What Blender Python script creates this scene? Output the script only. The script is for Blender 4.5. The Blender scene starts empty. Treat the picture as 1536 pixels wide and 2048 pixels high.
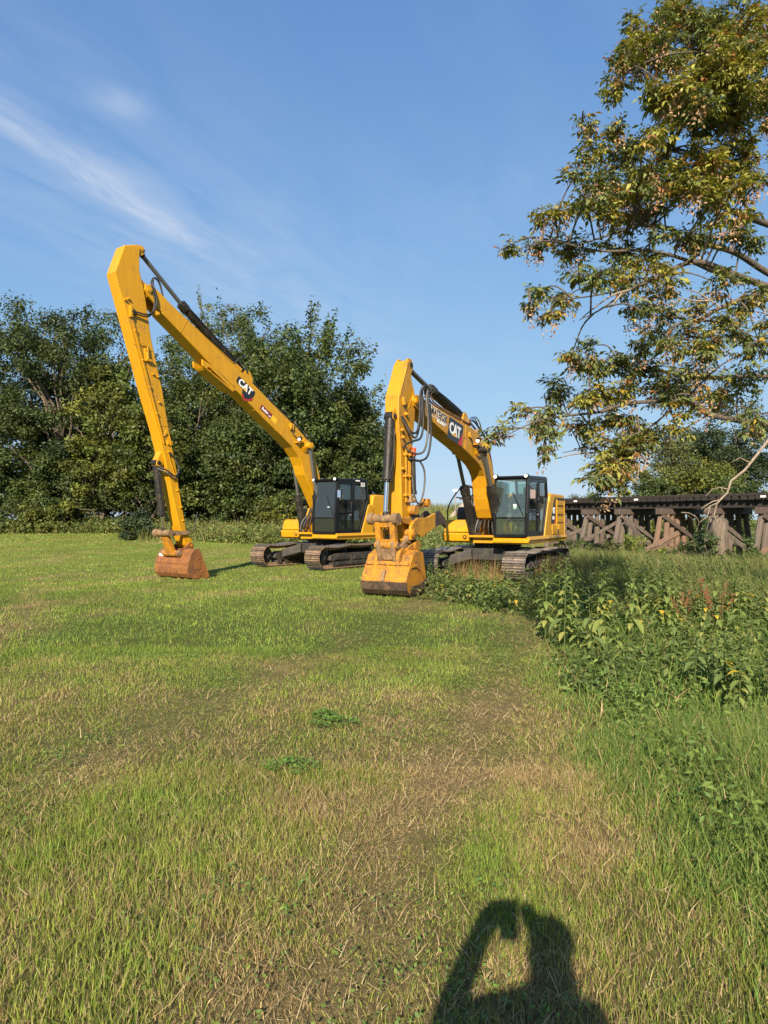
import bpy, math, random
import numpy as np
from mathutils import Vector, Matrix, Quaternion

random.seed(7)
SC = bpy.context.scene
COL = SC.collection
R_ = math.radians

# ------------------------------------------------------------------ camera
F_PX, HOR, EYE = 1365.0, 1037.0, 1.6          # 24 mm lens, eye height
cam = bpy.data.cameras.new('camera')
cam.sensor_fit = 'VERTICAL'; cam.sensor_height = 36.0; cam.lens = 24.0
cam.clip_start = 0.03; cam.clip_end = 3000
camo = bpy.data.objects.new('camera', cam); COL.objects.link(camo)
camo.location = (0, 0, EYE); camo.rotation_euler = (R_(90 + 0.546), 0, 0)
SC.camera = camo

# ------------------------------------------------------------------ sun + sky
SUN_EL = R_(29.8)
SUN_H = Vector((-0.178, -0.984)).normalized()
SUN_V = Vector((SUN_H.x * math.cos(SUN_EL), SUN_H.y * math.cos(SUN_EL), math.sin(SUN_EL)))
sl = bpy.data.lights.new('sun', 'SUN'); sl.energy = 5.0; sl.angle = R_(0.53); sl.color = (1.0, 0.86, 0.68)
so = bpy.data.objects.new('sun', sl); COL.objects.link(so)
so.rotation_euler = SUN_V.to_track_quat('Z', 'Y').to_euler()

SC.view_settings.view_transform = 'Standard'; SC.view_settings.look = 'None'
SC.view_settings.gamma = 1.0; SC.view_settings.use_curve_mapping = False
SC.view_settings.exposure = 1.0

W = bpy.data.worlds.new('World'); SC.world = W; W.use_nodes = True
nt = W.node_tree; nt.nodes.clear()
def N(tree, typ, **kw):
    n = tree.nodes.new(typ)
    for k, v in kw.items():
        setattr(n, k, v)
    return n
out = N(nt, 'ShaderNodeOutputWorld'); bg = N(nt, 'ShaderNodeBackground')
sky = N(nt, 'ShaderNodeTexSky', sky_type='NISHITA', sun_disc=False)
sky.sun_elevation = SUN_EL; sky.sun_rotation = math.atan2(SUN_H.x, SUN_H.y)
sky.altitude = 300; sky.air_density = 1.0; sky.dust_density = 0.3; sky.ozone_density = 2.2
bg.inputs['Strength'].default_value = 0.156 / 2 ** SC.view_settings.exposure
# tone curve levels the sky's brightness from zenith to horizon (whole dome alike): c*a/(1+c*b)
SKY_K = 0.143
vm = lambda op, a, b: (lambda n: (nt.links.new(a, n.inputs[0]), (nt.links.new(b, n.inputs[1]) if hasattr(b, 'links') else setattr(n.inputs[1], 'default_value', b)), n.outputs[0])[-1])(N(nt, 'ShaderNodeVectorMath', operation=op))
sk_den = vm('ADD', vm('MULTIPLY', sky.outputs[0], (1.61 * SKY_K, 2.04 * SKY_K, 3.24 * SKY_K)), (1, 1, 1))
sky_col = vm('DIVIDE', vm('MULTIPLY', sky.outputs[0], (1.26, 1.86, 3.30)), sk_den)
# thin cirrus drawn on the sky dome (direction projected on a cloud plane)
tc = N(nt, 'ShaderNodeTexCoord'); sep = N(nt, 'ShaderNodeSeparateXYZ')
nt.links.new(tc.outputs['Generated'], sep.inputs[0])
def wmath(op, a, b=None, c=None, clamp=False):
    m = N(nt, 'ShaderNodeMath', operation=op, use_clamp=clamp)
    for i, v in enumerate((a, b, c)):
        if v is None: continue
        if isinstance(v, (int, float)): m.inputs[i].default_value = v
        else: nt.links.new(v, m.inputs[i])
    return m.outputs[0]
zc = wmath('MAXIMUM', sep.outputs[2], 0.03)
U = wmath('DIVIDE', sep.outputs[0], zc); V = wmath('DIVIDE', sep.outputs[1], zc)
cmb = N(nt, 'ShaderNodeCombineXYZ')
# rotate to streak axes: along = (0.354,0.935), across = (0.935,-0.354)
al = wmath('ADD', wmath('MULTIPLY', U, 0.354), wmath('MULTIPLY', V, 0.935))
ac = wmath('SUBTRACT', wmath('MULTIPLY', U, 0.935), wmath('MULTIPLY', V, 0.354))
nt.links.new(wmath('MULTIPLY', al, 1.1), cmb.inputs[0]); nt.links.new(wmath('MULTIPLY', ac, 3.2), cmb.inputs[1])
nz = N(nt, 'ShaderNodeTexNoise'); nz.inputs['Scale'].default_value = 2.3; nz.inputs['Detail'].default_value = 7
nz.inputs['Roughness'].default_value = 0.58; nz.inputs['Distortion'].default_value = 0.5
nt.links.new(cmb.outputs[0], nz.inputs['Vector'])
nz2 = N(nt, 'ShaderNodeTexNoise'); nz2.inputs['Scale'].default_value = 0.55; nz2.inputs['Detail'].default_value = 4
nt.links.new(cmb.outputs[0], nz2.inputs['Vector'])
def bump(x, c, w):      # exp(-((x-c)/w)^2)
    q = wmath('DIVIDE', wmath('SUBTRACT', x, c), w)
    return wmath('EXPONENT', wmath('MULTIPLY', wmath('MULTIPLY', q, q), -1.0))
ac_w = wmath('ADD', ac, wmath('MULTIPLY', wmath('SUBTRACT', nz2.outputs['Fac'], 0.5), 0.35))
st1 = wmath('MULTIPLY', bump(ac_w, -1.47, 0.068), bump(al, 1.45, 0.62))
st2 = wmath('MULTIPLY', bump(ac_w, -1.18, 0.05), wmath('MULTIPLY', bump(al, 1.31, 0.06), 0.45))
st3 = wmath('MULTIPLY', bump(ac_w, -1.6, 0.6), wmath('MULTIPLY', bump(al, 2.2, 1.6), 0.38))
base = wmath('MULTIPLY', wmath('SUBTRACT', nz2.outputs['Fac'], 0.5, clamp=True), 0.9)
tot = wmath('ADD', wmath('ADD', st1, st2), wmath('ADD', st3, base))
fib = wmath('MULTIPLY_ADD', nz.outputs['Fac'], 2.2, -0.55, clamp=True)
cl = wmath('MULTIPLY', wmath('MULTIPLY', tot, fib), 0.8, clamp=True)
mixc = N(nt, 'ShaderNodeMixRGB'); mixc.inputs[2].default_value = (4.2, 4.7, 5.6, 1)
nt.links.new(cl, mixc.inputs[0]); nt.links.new(sky_col, mixc.inputs[1])
nt.links.new(mixc.outputs[0], bg.inputs['Color']); nt.links.new(bg.outputs[0], out.inputs[0])

# ------------------------------------------------------------------ helpers
def tag(o, label=None, cat=None, group=None, kind=None):
    if label: o['label'] = label
    if cat: o['category'] = cat
    if group: o['group'] = group
    if kind: o['kind'] = kind
    return o
def empty(name, loc=(0, 0, 0), rz=0.0, parent=None):
    o = bpy.data.objects.new(name, None); COL.objects.link(o)
    o.empty_display_size = 0.2; o.location = loc; o.rotation_euler = (0, 0, rz); o.parent = parent
    return o

class MB:
    """collects shapes for ONE mesh object"""
    def __init__(s): s.v = []; s.f = []; s.m = []; s.sm = []
    def add(s, verts, faces, m=0, smooth=False):
        b = len(s.v); s.v.extend([tuple(p) for p in verts])
        for f in faces: s.f.append([b + i for i in f]); s.m.append(m); s.sm.append(smooth)
    def box(s, c, d, m=0, rot=None):
        hx, hy, hz = d[0] / 2, d[1] / 2, d[2] / 2
        vs = [Vector((x * hx, y * hy, z * hz)) for x in (-1, 1) for y in (-1, 1) for z in (-1, 1)]
        if rot is not None: vs = [rot @ p for p in vs]
        c = Vector(c)
        s.add([p + c for p in vs], [(0, 1, 3, 2), (4, 6, 7, 5), (0, 4, 5, 1), (2, 3, 7, 6), (0, 2, 6, 4), (1, 5, 7, 3)], m)
    def beam(s, p0, p1, w, h, m=0, up=(0, 0, 1)):
        p0, p1 = Vector(p0), Vector(p1); d = (p1 - p0); L = d.length; d.normalize()
        up = Vector(up); side = d.cross(up)
        if side.length < 1e-4: side = d.cross(Vector((1, 0, 0)))
        side.normalize(); upp = side.cross(d)
        rot = Matrix((d, side, upp)).transposed()
        s.box((p0 + p1) / 2, (L, w, h), m, rot)
    def prism(s, poly, y0, y1, m=0):
        """closed polygon in (x,z) extruded along y"""
        n = len(poly)
        a = sum(poly[i][0] * poly[(i + 1) % n][1] - poly[(i + 1) % n][0] * poly[i][1] for i in range(n))
        if a < 0: poly = poly[::-1]
        vs = [(p[0], y0, p[1]) for p in poly] + [(p[0], y1, p[1]) for p in poly]
        fs = [list(range(n)), list(range(2 * n - 1, n - 1, -1))]
        for i in range(n):
            j = (i + 1) % n; fs.append((i, i + n, j + n, j))
        s.add(vs, fs, m)
    def prism_z(s, poly, z0, z1, m=0):
        n = len(poly)
        a = sum(poly[i][0] * poly[(i + 1) % n][1] - poly[(i + 1) % n][0] * poly[i][1] for i in range(n))
        if a < 0: poly = poly[::-1]
        vs = [(p[0], p[1], z0) for p in poly] + [(p[0], p[1], z1) for p in poly]
        fs = [list(range(n - 1, -1, -1)), list(range(n, 2 * n))]
        for i in range(n):
            j = (i + 1) % n; fs.append((i, j, j + n, i + n))
        s.add(vs, fs, m)
    def cyl(s, p0, p1, r0, r1=None, n=14, m=0, caps=True):
        r1 = r0 if r1 is None else r1
        p0, p1 = Vector(p0), Vector(p1); d = (p1 - p0).normalized()
        a = d.orthogonal().normalized(); b = d.cross(a)
        ring = [(math.cos(6.28318 * k / n), math.sin(6.28318 * k / n)) for k in range(n)]
        A = [p0 + (a * c + b * q) * r0 for c, q in ring]; B = [p1 + (a * c + b * q) * r1 for c, q in ring]
        s.add(A + B, [(k, (k + 1) % n, n + (k + 1) % n, n + k) for k in range(n)], m, True)
        if caps:
            s.add(A, [list(range(n - 1, -1, -1))], m); s.add(B, [list(range(n))], m)
    def tube(s, pts, r, n=7, m=0, r1=None):
        pts = [Vector(p) for p in pts]; k = len(pts); r1 = r if r1 is None else r1
        rings = []; a = None
        for i, p in enumerate(pts):
            d = (pts[min(i + 1, k - 1)] - pts[max(i - 1, 0)]).normalized()
            if a is None: a = d.orthogonal().normalized()
            else:
                a = (a - d * a.dot(d))
                a = a.normalized() if a.length > 1e-5 else d.orthogonal().normalized()
            b = d.cross(a); rr = r + (r1 - r) * i / max(1, k - 1)
            rings.append([p + (a * math.cos(6.28318 * q / n) + b * math.sin(6.28318 * q / n)) * rr for q in range(n)])
        vs = [p for rg in rings for p in rg]; fs = []
        for i in range(k - 1):
            for q in range(n):
                fs.append((i * n + q, i * n + (q + 1) % n, (i + 1) * n + (q + 1) % n, (i + 1) * n + q))
        s.add(vs, fs, m, True)
        s.add(rings[0], [list(range(n - 1, -1, -1))], m); s.add(rings[-1], [list(range(n))], m)
    def ball(s, c, r, m=0, n=10, sc=(1, 1, 1)):
        vs = []; fs = []; h = n // 2
        for i in range(h + 1):
            th = math.pi * i / h
            for k in range(n):
                ph = 6.28318 * k / n
                vs.append((c[0] + r * sc[0] * math.sin(th) * math.cos(ph), c[1] + r * sc[1] * math.sin(th) * math.sin(ph), c[2] + r * sc[2] * math.cos(th)))
        for i in range(h):
            for k in range(n):
                fs.append((i * n + k, (i + 1) * n + k, (i + 1) * n + (k + 1) % n, i * n + (k + 1) % n))
        s.add(vs, fs, m, True)
    def mesh(s, name):
        me = bpy.data.meshes.new(name); me.from_pydata(s.v, [], s.f)
        me.polygons.foreach_set('material_index', s.m); me.polygons.foreach_set('use_smooth', s.sm)
        me.update(); return me
    def build(s, name, mats, parent=None, bevel=0.0, seg=2):
        me = s.mesh(name)
        for m in (mats if isinstance(mats, (list, tuple)) else [mats]): me.materials.append(m)
        o = bpy.data.objects.new(name, me); COL.objects.link(o); o.parent = parent
        if bevel > 0:
            b = o.modifiers.new('bevel', 'BEVEL'); b.width = bevel; b.segments = seg; b.limit_method = 'ANGLE'; b.angle_limit = R_(40)
            b.harden_normals = False
        return o

def np_mesh(name, V, T, mat, col=None, parent=None, smooth=False):
    """big triangle mesh from numpy arrays (V n*3, T m*3, col n*3)"""
    me = bpy.data.meshes.new(name)
    n, m = len(V), len(T)
    me.vertices.add(n); me.loops.add(3 * m); me.polygons.add(m)
    me.vertices.foreach_set('co', V.astype(np.float32).ravel())
    me.loops.foreach_set('vertex_index', T.astype(np.int32).ravel())
    me.polygons.foreach_set('loop_start', np.arange(0, 3 * m, 3, dtype=np.int32))
    if smooth: me.polygons.foreach_set('use_smooth', np.ones(m, dtype=bool))
    me.update(calc_edges=True)
    if col is not None:
        a = me.color_attributes.new('Col', 'FLOAT_COLOR', 'POINT')
        c4 = np.ones((n, 4), np.float32); c4[:, :3] = col
        a.data.foreach_set('color', c4.ravel())
    me.materials.append(mat)
    o = bpy.data.objects.new(name, me); COL.objects.link(o); o.parent = parent
    return o

RNG = np.random.default_rng(11)
_lat = np.random.default_rng(5).random((256, 256))
def vnoise(x, y):
    x = np.asarray(x, float); y = np.asarray(y, float)
    xi = np.floor(x).astype(int); yi = np.floor(y).astype(int); fx = x - xi; fy = y - yi
    fx = fx * fx * (3 - 2 * fx); fy = fy * fy * (3 - 2 * fy)
    g = lambda a, b: _lat[a & 255, b & 255]
    return (g(xi, yi) * (1 - fx) + g(xi + 1, yi) * fx) * (1 - fy) + (g(xi, yi + 1) * (1 - fx) + g(xi + 1, yi + 1) * fx) * fy
def fnoise(x, y, o=4):
    t = 0; a = 0.5; s = 1.0
    for k in range(o):
        t = t + a * vnoise(x * s + 17.3 * k, y * s + 5.1 * k); a *= 0.5; s *= 2.03
    return t / (1 - 0.5 ** o)
def sstep(x, a, b):
    t = np.clip((np.asarray(x, float) - a) / (b - a), 0, 1); return t * t * (3 - 2 * t)
def seg_dist(x, y, pts):
    d = np.full(np.shape(x), 1e9)
    for (ax, ay), (bx, by) in zip(pts[:-1], pts[1:]):
        L2 = (bx - ax) ** 2 + (by - ay) ** 2
        t = np.clip(((x - ax) * (bx - ax) + (y - ay) * (by - ay)) / L2, 0, 1)
        d = np.minimum(d, np.hypot(x - ax - t * (bx - ax), y - ay - t * (by - ay)))
    return d

# ------------------------------------------------------------------ materials
def mat(name):
    m = bpy.data.materials.new(name); m.use_nodes = True; t = m.node_tree
    b = t.nodes['Principled BSDF']; return m, t, b
def mnode(t, typ, ins=None, **kw):
    n = N(t, typ, **kw)
    for k, v in (ins or {}).items():
        if hasattr(v, 'is_output') or hasattr(v, 'links'): t.links.new(v, n.inputs[k])
        else: n.inputs[k].default_value = v
    return n
def noise(t, scale, detail=4, rough=0.55, coord='Object', vec=None):
    c = N(t, 'ShaderNodeTexCoord')
    n = mnode(t, 'ShaderNodeTexNoise', {'Scale': scale, 'Detail': detail, 'Roughness': rough})
    t.links.new(vec if vec is not None else c.outputs[coord], n.inputs['Vector']); return n.outputs['Fac']
def ramp(t, fac, stops):
    r = N(t, 'ShaderNodeValToRGB'); e = r.color_ramp.elements
    while len(e) < len(stops): e.new(0.5)
    for q, (p, c) in zip(e, stops): q.position = p; q.color = (*c, 1) if len(c) == 3 else c
    t.links.new(fac, r.inputs[0]); return r.outputs[0]
def mixrgb(t, fac, a, b, mode='MIX'):
    n = N(t, 'ShaderNodeMixRGB', blend_type=mode)
    for i, v in ((0, fac), (1, a), (2, b)):
        if hasattr(v, 'links'): t.links.new(v, n.inputs[i])
        elif i == 0: n.inputs[0].default_value = v
        else: n.inputs[i].default_value = (*v, 1)
    return n.outputs[0]
def addbump(t, b, h, strength=0.3, dist=0.01):
    n = mnode(t, 'ShaderNodeBump', {'Height': h, 'Strength': strength, 'Distance': dist})
    t.links.new(n.outputs[0], b.inputs['Normal'])
def simple(name, c, rough=0.5, metal=0.0, var=0.0, scale=6, bump=0.0, spec=None):
    m, t, b = mat(name)
    b.inputs['Roughness'].default_value = rough; b.inputs['Metallic'].default_value = metal
    if spec is not None: b.inputs['Specular IOR Level'].default_value = spec
    if var > 0:
        f = noise(t, scale, 6)
        cc = ramp(t, f, [(0.3, tuple(x * (1 - var) for x in c)), (0.7, tuple(min(1, x * (1 + var)) for x in c))])
        t.links.new(cc, b.inputs['Base Color'])
        if bump > 0: addbump(t, b, noise(t, scale * 4, 5), bump, 0.004)
    else: b.inputs['Base Color'].default_value = (*c, 1)
    return m
def paint(name, c, dirt, amount, scale=3.0, rough=0.38):
    """machine paint with patchy dirt and chips"""
    m, t, b = mat(name)
    f1 = noise(t, scale, 8, 0.65); f2 = noise(t, scale * 9, 4, 0.6)
    k = mnode(t, 'ShaderNodeMath', {0: f1, 1: f2}, operation='MULTIPLY').outputs[0]
    lo = 0.36 - amount * 0.2
    d = ramp(t, k, [(lo, (0, 0, 0)), (lo + 0.12, (1, 1, 1))])
    tco = N(t, 'ShaderNodeTexCoord'); mpp = mnode(t, 'ShaderNodeMapping', {'Scale': (5.0, 5.0, 0.5)}); t.links.new(tco.outputs['Object'], mpp.inputs[0])
    streak = ramp(t, noise(t, 2.2, 6, 0.6, vec=mpp.outputs[0]), [(0.3, (0.90, 0.895, 0.89)), (0.65, (1.04, 1.04, 1.03))])
    base = mixrgb(t, 1.0, mixrgb(t, noise(t, 0.9, 5), tuple(x * 0.86 for x in c), tuple(min(1, x * 1.09) for x in c)), streak, 'MULTIPLY')
    cc = mixrgb(t, d, base, dirt); t.links.new(cc, b.inputs['Base Color'])
    rr = mnode(t, 'ShaderNodeMapRange', {'Value': d, 'To Min': rough, 'To Max': 0.85}); t.links.new(rr.outputs[0], b.inputs['Roughness'])
    b.inputs['Specular IOR Level'].default_value = 0.4
    addbump(t, b, f2, 0.05 + 0.15 * amount, 0.004)
    return m
YEL = (0.53, 0.265, 0.006)
M_yel = paint('yellow_paint', YEL, (0.22, 0.13, 0.05), 0.26)
M_yel_old = paint('worn_yellow_paint', (0.50, 0.240, 0.008), (0.16, 0.085, 0.03), 0.34, 4.0, 0.45)
M_yel_mud = paint('muddy_yellow_paint', (0.47, 0.20, 0.010), (0.13, 0.075, 0.035), 0.68, 4.0, 0.55)
M_yel_dirty = paint('dirty_yellow_paint', (0.50, 0.235, 0.010), (0.15, 0.085, 0.035), 0.55, 4.0, 0.5)
M_rust = paint('rusty_orange_paint', (0.28, 0.112, 0.030), (0.125, 0.055, 0.026), 0.8, 3.5, 0.5)
M_wornsteel = paint('mud_caked_steel', (0.16, 0.10, 0.055), (0.33, 0.21, 0.10), 0.7, 6.0, 0.7)
M_lip = paint('blackened_steel', (0.05, 0.036, 0.026), (0.14, 0.085, 0.045), 0.6, 5.0, 0.55)
M_black = simple('black_enamel', (0.008, 0.008, 0.009), 0.3, 0, 0.3, 5, spec=0.3)
M_cyl = paint('black_cylinder_paint', (0.018, 0.017, 0.016), (0.06, 0.045, 0.03), 0.5, 5.0, 0.42)
M_frame = paint('dusty_black_steel', (0.03, 0.029, 0.028), (0.10, 0.08, 0.055), 0.6, 3.0, 0.6)
M_chrome = simple('chrome_rod', (0.72, 0.72, 0.70), 0.16, 1.0)
M_rod = simple('dull_chrome_rod', (0.16, 0.155, 0.15), 0.38, 0.6)
M_steel = simple('worn_grouser_steel', (0.30, 0.26, 0.22), 0.42, 0.85, 0.3, 8)
M_track = paint('muddy_track_steel', (0.17, 0.11, 0.07), (0.33, 0.225, 0.135), 0.75, 5.0, 0.65)
M_track_grey = paint('dusty_grey_track_steel', (0.11, 0.09, 0.08), (0.27, 0.22, 0.17), 0.7, 5.0, 0.6)
M_rubber = simple('black_rubber', (0.022, 0.021, 0.020), 0.6, 0, 0.3, 9)
M_hose = simple('grey_hose_cover', (0.085, 0.08, 0.075), 0.5, 0, 0.3, 12)
M_seat = simple('dark_seat_fabric', (0.07, 0.07, 0.072), 0.9)
M_grey = simple('grey_plastic', (0.2, 0.16, 0.155), 0.6)
M_white = simple('white_decal', (0.80, 0.80, 0.78), 0.45)
M_dblack = simple('black_decal', (0.016, 0.016, 0.018), 0.4)
M_dred = simple('red_decal', (0.42, 0.02, 0.025), 0.45)
M_dmaroon = simple('maroon_decal', (0.16, 0.012, 0.016), 0.45)
M_dtan = simple('gold_decal', (0.62, 0.36, 0.07), 0.45)
M_dyel = simple('bright_yellow_decal', (0.85, 0.45, 0.01), 0.4)
M_orange = simple('orange_red_plastic', (0.75, 0.10, 0.02), 0.5)
M_mirror = simple('mirror_glass', (0.75, 0.76, 0.78), 0.05, 1.0)
M_lamp = simple('lamp_lens', (0.8, 0.8, 0.82), 0.12)
def glassmat(name, tint, refl=1.0, film=0.055):
    m = bpy.data.materials.new(name); m.use_nodes = True; t = m.node_tree; t.nodes.clear()
    o = N(t, 'ShaderNodeOutputMaterial'); tr = mnode(t, 'ShaderNodeBsdfTransparent', {'Color': (*tint, 1)})
    gl = mnode(t, 'ShaderNodeBsdfGlossy', {'Roughness': 0.02, 'Color': (0.9, 0.95, 0.93, 1)})
    fr = mnode(t, 'ShaderNodeFresnel', {'IOR': 1.62})
    fm = mnode(t, 'ShaderNodeMath', {0: fr.outputs[0], 1: 1.5 * refl}, operation='MULTIPLY', use_clamp=True)
    dm = mnode(t, 'ShaderNodeBsdfDiffuse', {'Color': (0.34, 0.40, 0.37, 1)})       # dust film
    mx0 = mnode(t, 'ShaderNodeMixShader', {0: film, 1: tr.outputs[0], 2: dm.outputs[0]})
    mx = mnode(t, 'ShaderNodeMixShader', {0: fm.outputs[0], 1: mx0.outputs[0], 2: gl.outputs[0]})
    t.links.new(mx.outputs[0], o.inputs[0]); return m
M_glass = glassmat('tinted_cab_glass', (0.74, 0.84, 0.80))
M_dglass = glassmat('dark_cab_glass', (0.50, 0.54, 0.54), 0.4, 0.03)
def leafmat(name, trans=0.25, rough=0.55, spec=0.25, sat=1.0):
    m = bpy.data.materials.new(name); m.use_nodes = True; t = m.node_tree; b = t.nodes['Principled BSDF']
    o = t.nodes['Material Output']
    at = N(t, 'ShaderNodeAttribute', attribute_name='Col')
    t.links.new(at.outputs['Color'], b.inputs['Base Color'])
    b.inputs['Roughness'].default_value = rough; b.inputs['Specular IOR Level'].default_value = spec
    tl = N(t, 'ShaderNodeBsdfTranslucent')
    tcol = mixrgb(t, 1.0, at.outputs['Color'], (1.5, 1.6, 0.7), 'MULTIPLY'); t.links.new(tcol, tl.inputs['Color'])
    mx = mnode(t, 'ShaderNodeMixShader', {0: trans, 1: b.outputs[0], 2: tl.outputs[0]})
    t.links.new(mx.outputs[0], o.inputs[0]); return m
M_leaf = leafmat('tree_leaves', 0.22, 0.5, 0.3)
M_grass = leafmat('grass_blades', 0.28, 0.65, 0.1)
M_weed = leafmat('weed_leaves', 0.28, 0.6, 0.12)
def barkmat(name, c0, c1, scale=9):
    m, t, b = mat(name); b.inputs['Roughness'].default_value = 0.9
    mp = mnode(t, 'ShaderNodeMapping', {'Scale': (1, 1, 0.22)}); tcn = N(t, 'ShaderNodeTexCoord'); t.links.new(tcn.outputs['Object'], mp.inputs[0])
    f = noise(t, scale, 7, 0.7, vec=mp.outputs[0])
    t.links.new(ramp(t, f, [(0.32, c0), (0.68, c1)]), b.inputs['Base Color']); addbump(t, b, f, 0.8, 0.03); return m
M_bark = barkmat('grey_brown_bark', (0.05, 0.038, 0.028), (0.21, 0.165, 0.12))
M_bark_pale = barkmat('pale_dead_wood', (0.15, 0.115, 0.08), (0.33, 0.265, 0.195), 14)
M_twig = barkmat('warm_grey_twig_bark', (0.045, 0.036, 0.028), (0.165, 0.13, 0.10), 25)
def timber(name, c0, c1, c2):
    m, t, b = mat(name); b.inputs['Roughness'].default_value = 0.85
    mp = mnode(t, 'ShaderNodeMapping', {'Scale': (1, 1, 0.12)}); tcn = N(t, 'ShaderNodeTexCoord'); t.links.new(tcn.outputs['Object'], mp.inputs[0])
    f = noise(t, 16, 8, 0.7, vec=mp.outputs[0]); g = noise(t, 1.3, 4)
    a = ramp(t, f, [(0.34, c0), (0.5, c1), (0.7, c2)])
    t.links.new(mixrgb(t, g, a, c1), b.inputs['Base Color']); addbump(t, b, f, 0.7, 0.012); return m
M_post = timber('weathered_timber', (0.03, 0.025, 0.021), (0.115, 0.090, 0.072), (0.255, 0.205, 0.165))
M_post_red = timber('reddish_weathered_timber', (0.045, 0.027, 0.018), (0.16, 0.098, 0.064), (0.28, 0.19, 0.125))
M_creo = timber('creosoted_timber', (0.008, 0.007, 0.006), (0.022, 0.018, 0.015), (0.05, 0.04, 0.033))
M_cap = timber('brown_cap_timber', (0.025, 0.019, 0.016), (0.085, 0.062, 0.050), (0.17, 0.125, 0.10))
M_rail = simple('rusty_rail', (0.10, 0.055, 0.035), 0.6, 0.4, 0.3)
M_conc = simple('weathered_concrete', (0.33, 0.27, 0.24), 0.9, 0, 0.25, 4, 0.3)

# flat lettering as thin meshes
def text_mesh(body, size, bold=0.0):
    c = bpy.data.curves.new('lettering', 'FONT'); c.body = body; c.size = size; c.extrude = 0.002; c.offset = bold
    c.align_x = 'CENTER'; c.align_y = 'CENTER'; c.resolution_u = 3
    o = bpy.data.objects.new('lettering', c); COL.objects.link(o)
    dg = bpy.context.evaluated_depsgraph_get()
    me = bpy.data.meshes.new_from_object(o.evaluated_get(dg))
    bpy.data.objects.remove(o); bpy.data.curves.remove(c); me.name = 'lettering'; return me
TXT = {k: text_mesh(*v) for k, v in {
    'cat': ('CAT', 0.40, 0.012), 'mat': ('MATEJCEK', 0.30, 0.006), 'matb': ('MATEJCEK', 0.30, 0.018),
    'imp': ('IMPLEMENT', 0.15, 0.003), 'butler': ('Butler', 0.16, 0.004), 'catS': ('CAT', 0.13, 0.004),
    '323': ('323', 0.16, 0.004), '320': ('320', 0.12, 0.003), 'catM': ('CAT', 0.22, 0.006)}.items()}
def put_text(key, m, parent, origin, X, Y, sx=1.0, sy=1.0, name='lettering'):
    me = TXT[key].copy(); me.materials.clear(); me.materials.append(m)
    o = bpy.data.objects.new(name, me); COL.objects.link(o); o.parent = parent
    X = Vector(X).normalized(); Y = Vector(Y).normalized(); Z = X.cross(Y)
    o.matrix_local = Matrix.Translation(origin) @ Matrix((X, Y, Z)).transposed().to_4x4() @ Matrix.Diagonal((sx, sy, 1, 1))
    return o

# ------------------------------------------------------------------ terrain
B0 = np.array((12.0, 44.0)); BU = np.array((7.0, -10.0)) / math.hypot(7, 10); BN = np.array((BU[1], -BU[0]))  # BN: toward the camera side
EMB_END = -3.2            # embankment runs left of this station along the bridge line
def bridge_coords(x, y):
    dx = x - B0[0]; dy = y - B0[1]
    return dx * BU[0] + dy * BU[1], dx * BN[0] + dy * BN[1]
def ground_h(x, y):
    x = np.asarray(x, float); y = np.asarray(y, float)
    h = 0.85 * sstep(y, 23, 48) * sstep(-x, -7, 1)
    h = h + 0.035 * (fnoise(x * 0.35, y * 0.35, 3) - 0.5) * sstep(np.hypot(x, y), 1, 5)
    u, w = bridge_coords(x, y)                      # u along, w toward camera
    # slope down to the creek bed under the trestle
    dip = sstep(w, 9, 1.0) * sstep(u, EMB_END - 1.0, EMB_END + 4) * (1 - sstep(u, 34, 40))
    h = h - 0.55 * dip
    # right bank falls gently
    h = h - 0.25 * sstep(x, 7, 16) * sstep(y, 9, 18)
    crest = 2.35 + 0.12 * (fnoise(u * 0.3, w * 0.3, 3) - 0.5)
    d = np.abs(w + 1.3)
    e = crest * (1 - sstep(d, 1.9, 7.5)) * (1 - sstep(u, EMB_END - 2.2, EMB_END + 0.6)) 
    h = np.where(u < EMB_END + 0.6, np.maximum(h, e), h)
    far = sstep(np.hypot(x, y), 90, 260)
    return h * (1 - far)
TRACK_A = [(1.0, 14.0), (0.57, 12.6), (-0.49, 8.6), (-1.1, 7.45), (-1.6, 5.7), (-2.2, 3.9), (-2.7, 1.5)]
TRACK_B = [(3.0, 13.5), (2.5, 11.3), (1.35, 7.6), (0.85, 5.7), (0.4, 4.26), (0.05, 3.2), (-0.3, 1.5)]
TRACK_C = [(-8.5, 16.5), (-6.6, 13.0), (-5.6, 10.5), (-5.2, 8.2)]
TRACK_D = [(-3.4, 12.5), (-3.0, 10.2), (-3.6, 8.2), (-4.2, 6.5)]
def lush_edge(y):
    return np.interp(y, [0, 2.4, 3.1, 3.6, 4.7, 6.0, 7.5, 9, 11, 13], [1.45, 1.42, 1.30, 1.28, 1.40, 1.58, 1.80, 2.25, 2.5, 2.5])
def lushness(x, y):
    e = lush_edge(y) + 0.75 * (fnoise(x * 1.1, y * 1.1, 4) - 0.5)
    return sstep(x - e, -0.30, 0.50) * (1 - sstep(y, 11.5, 13.0))
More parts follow.
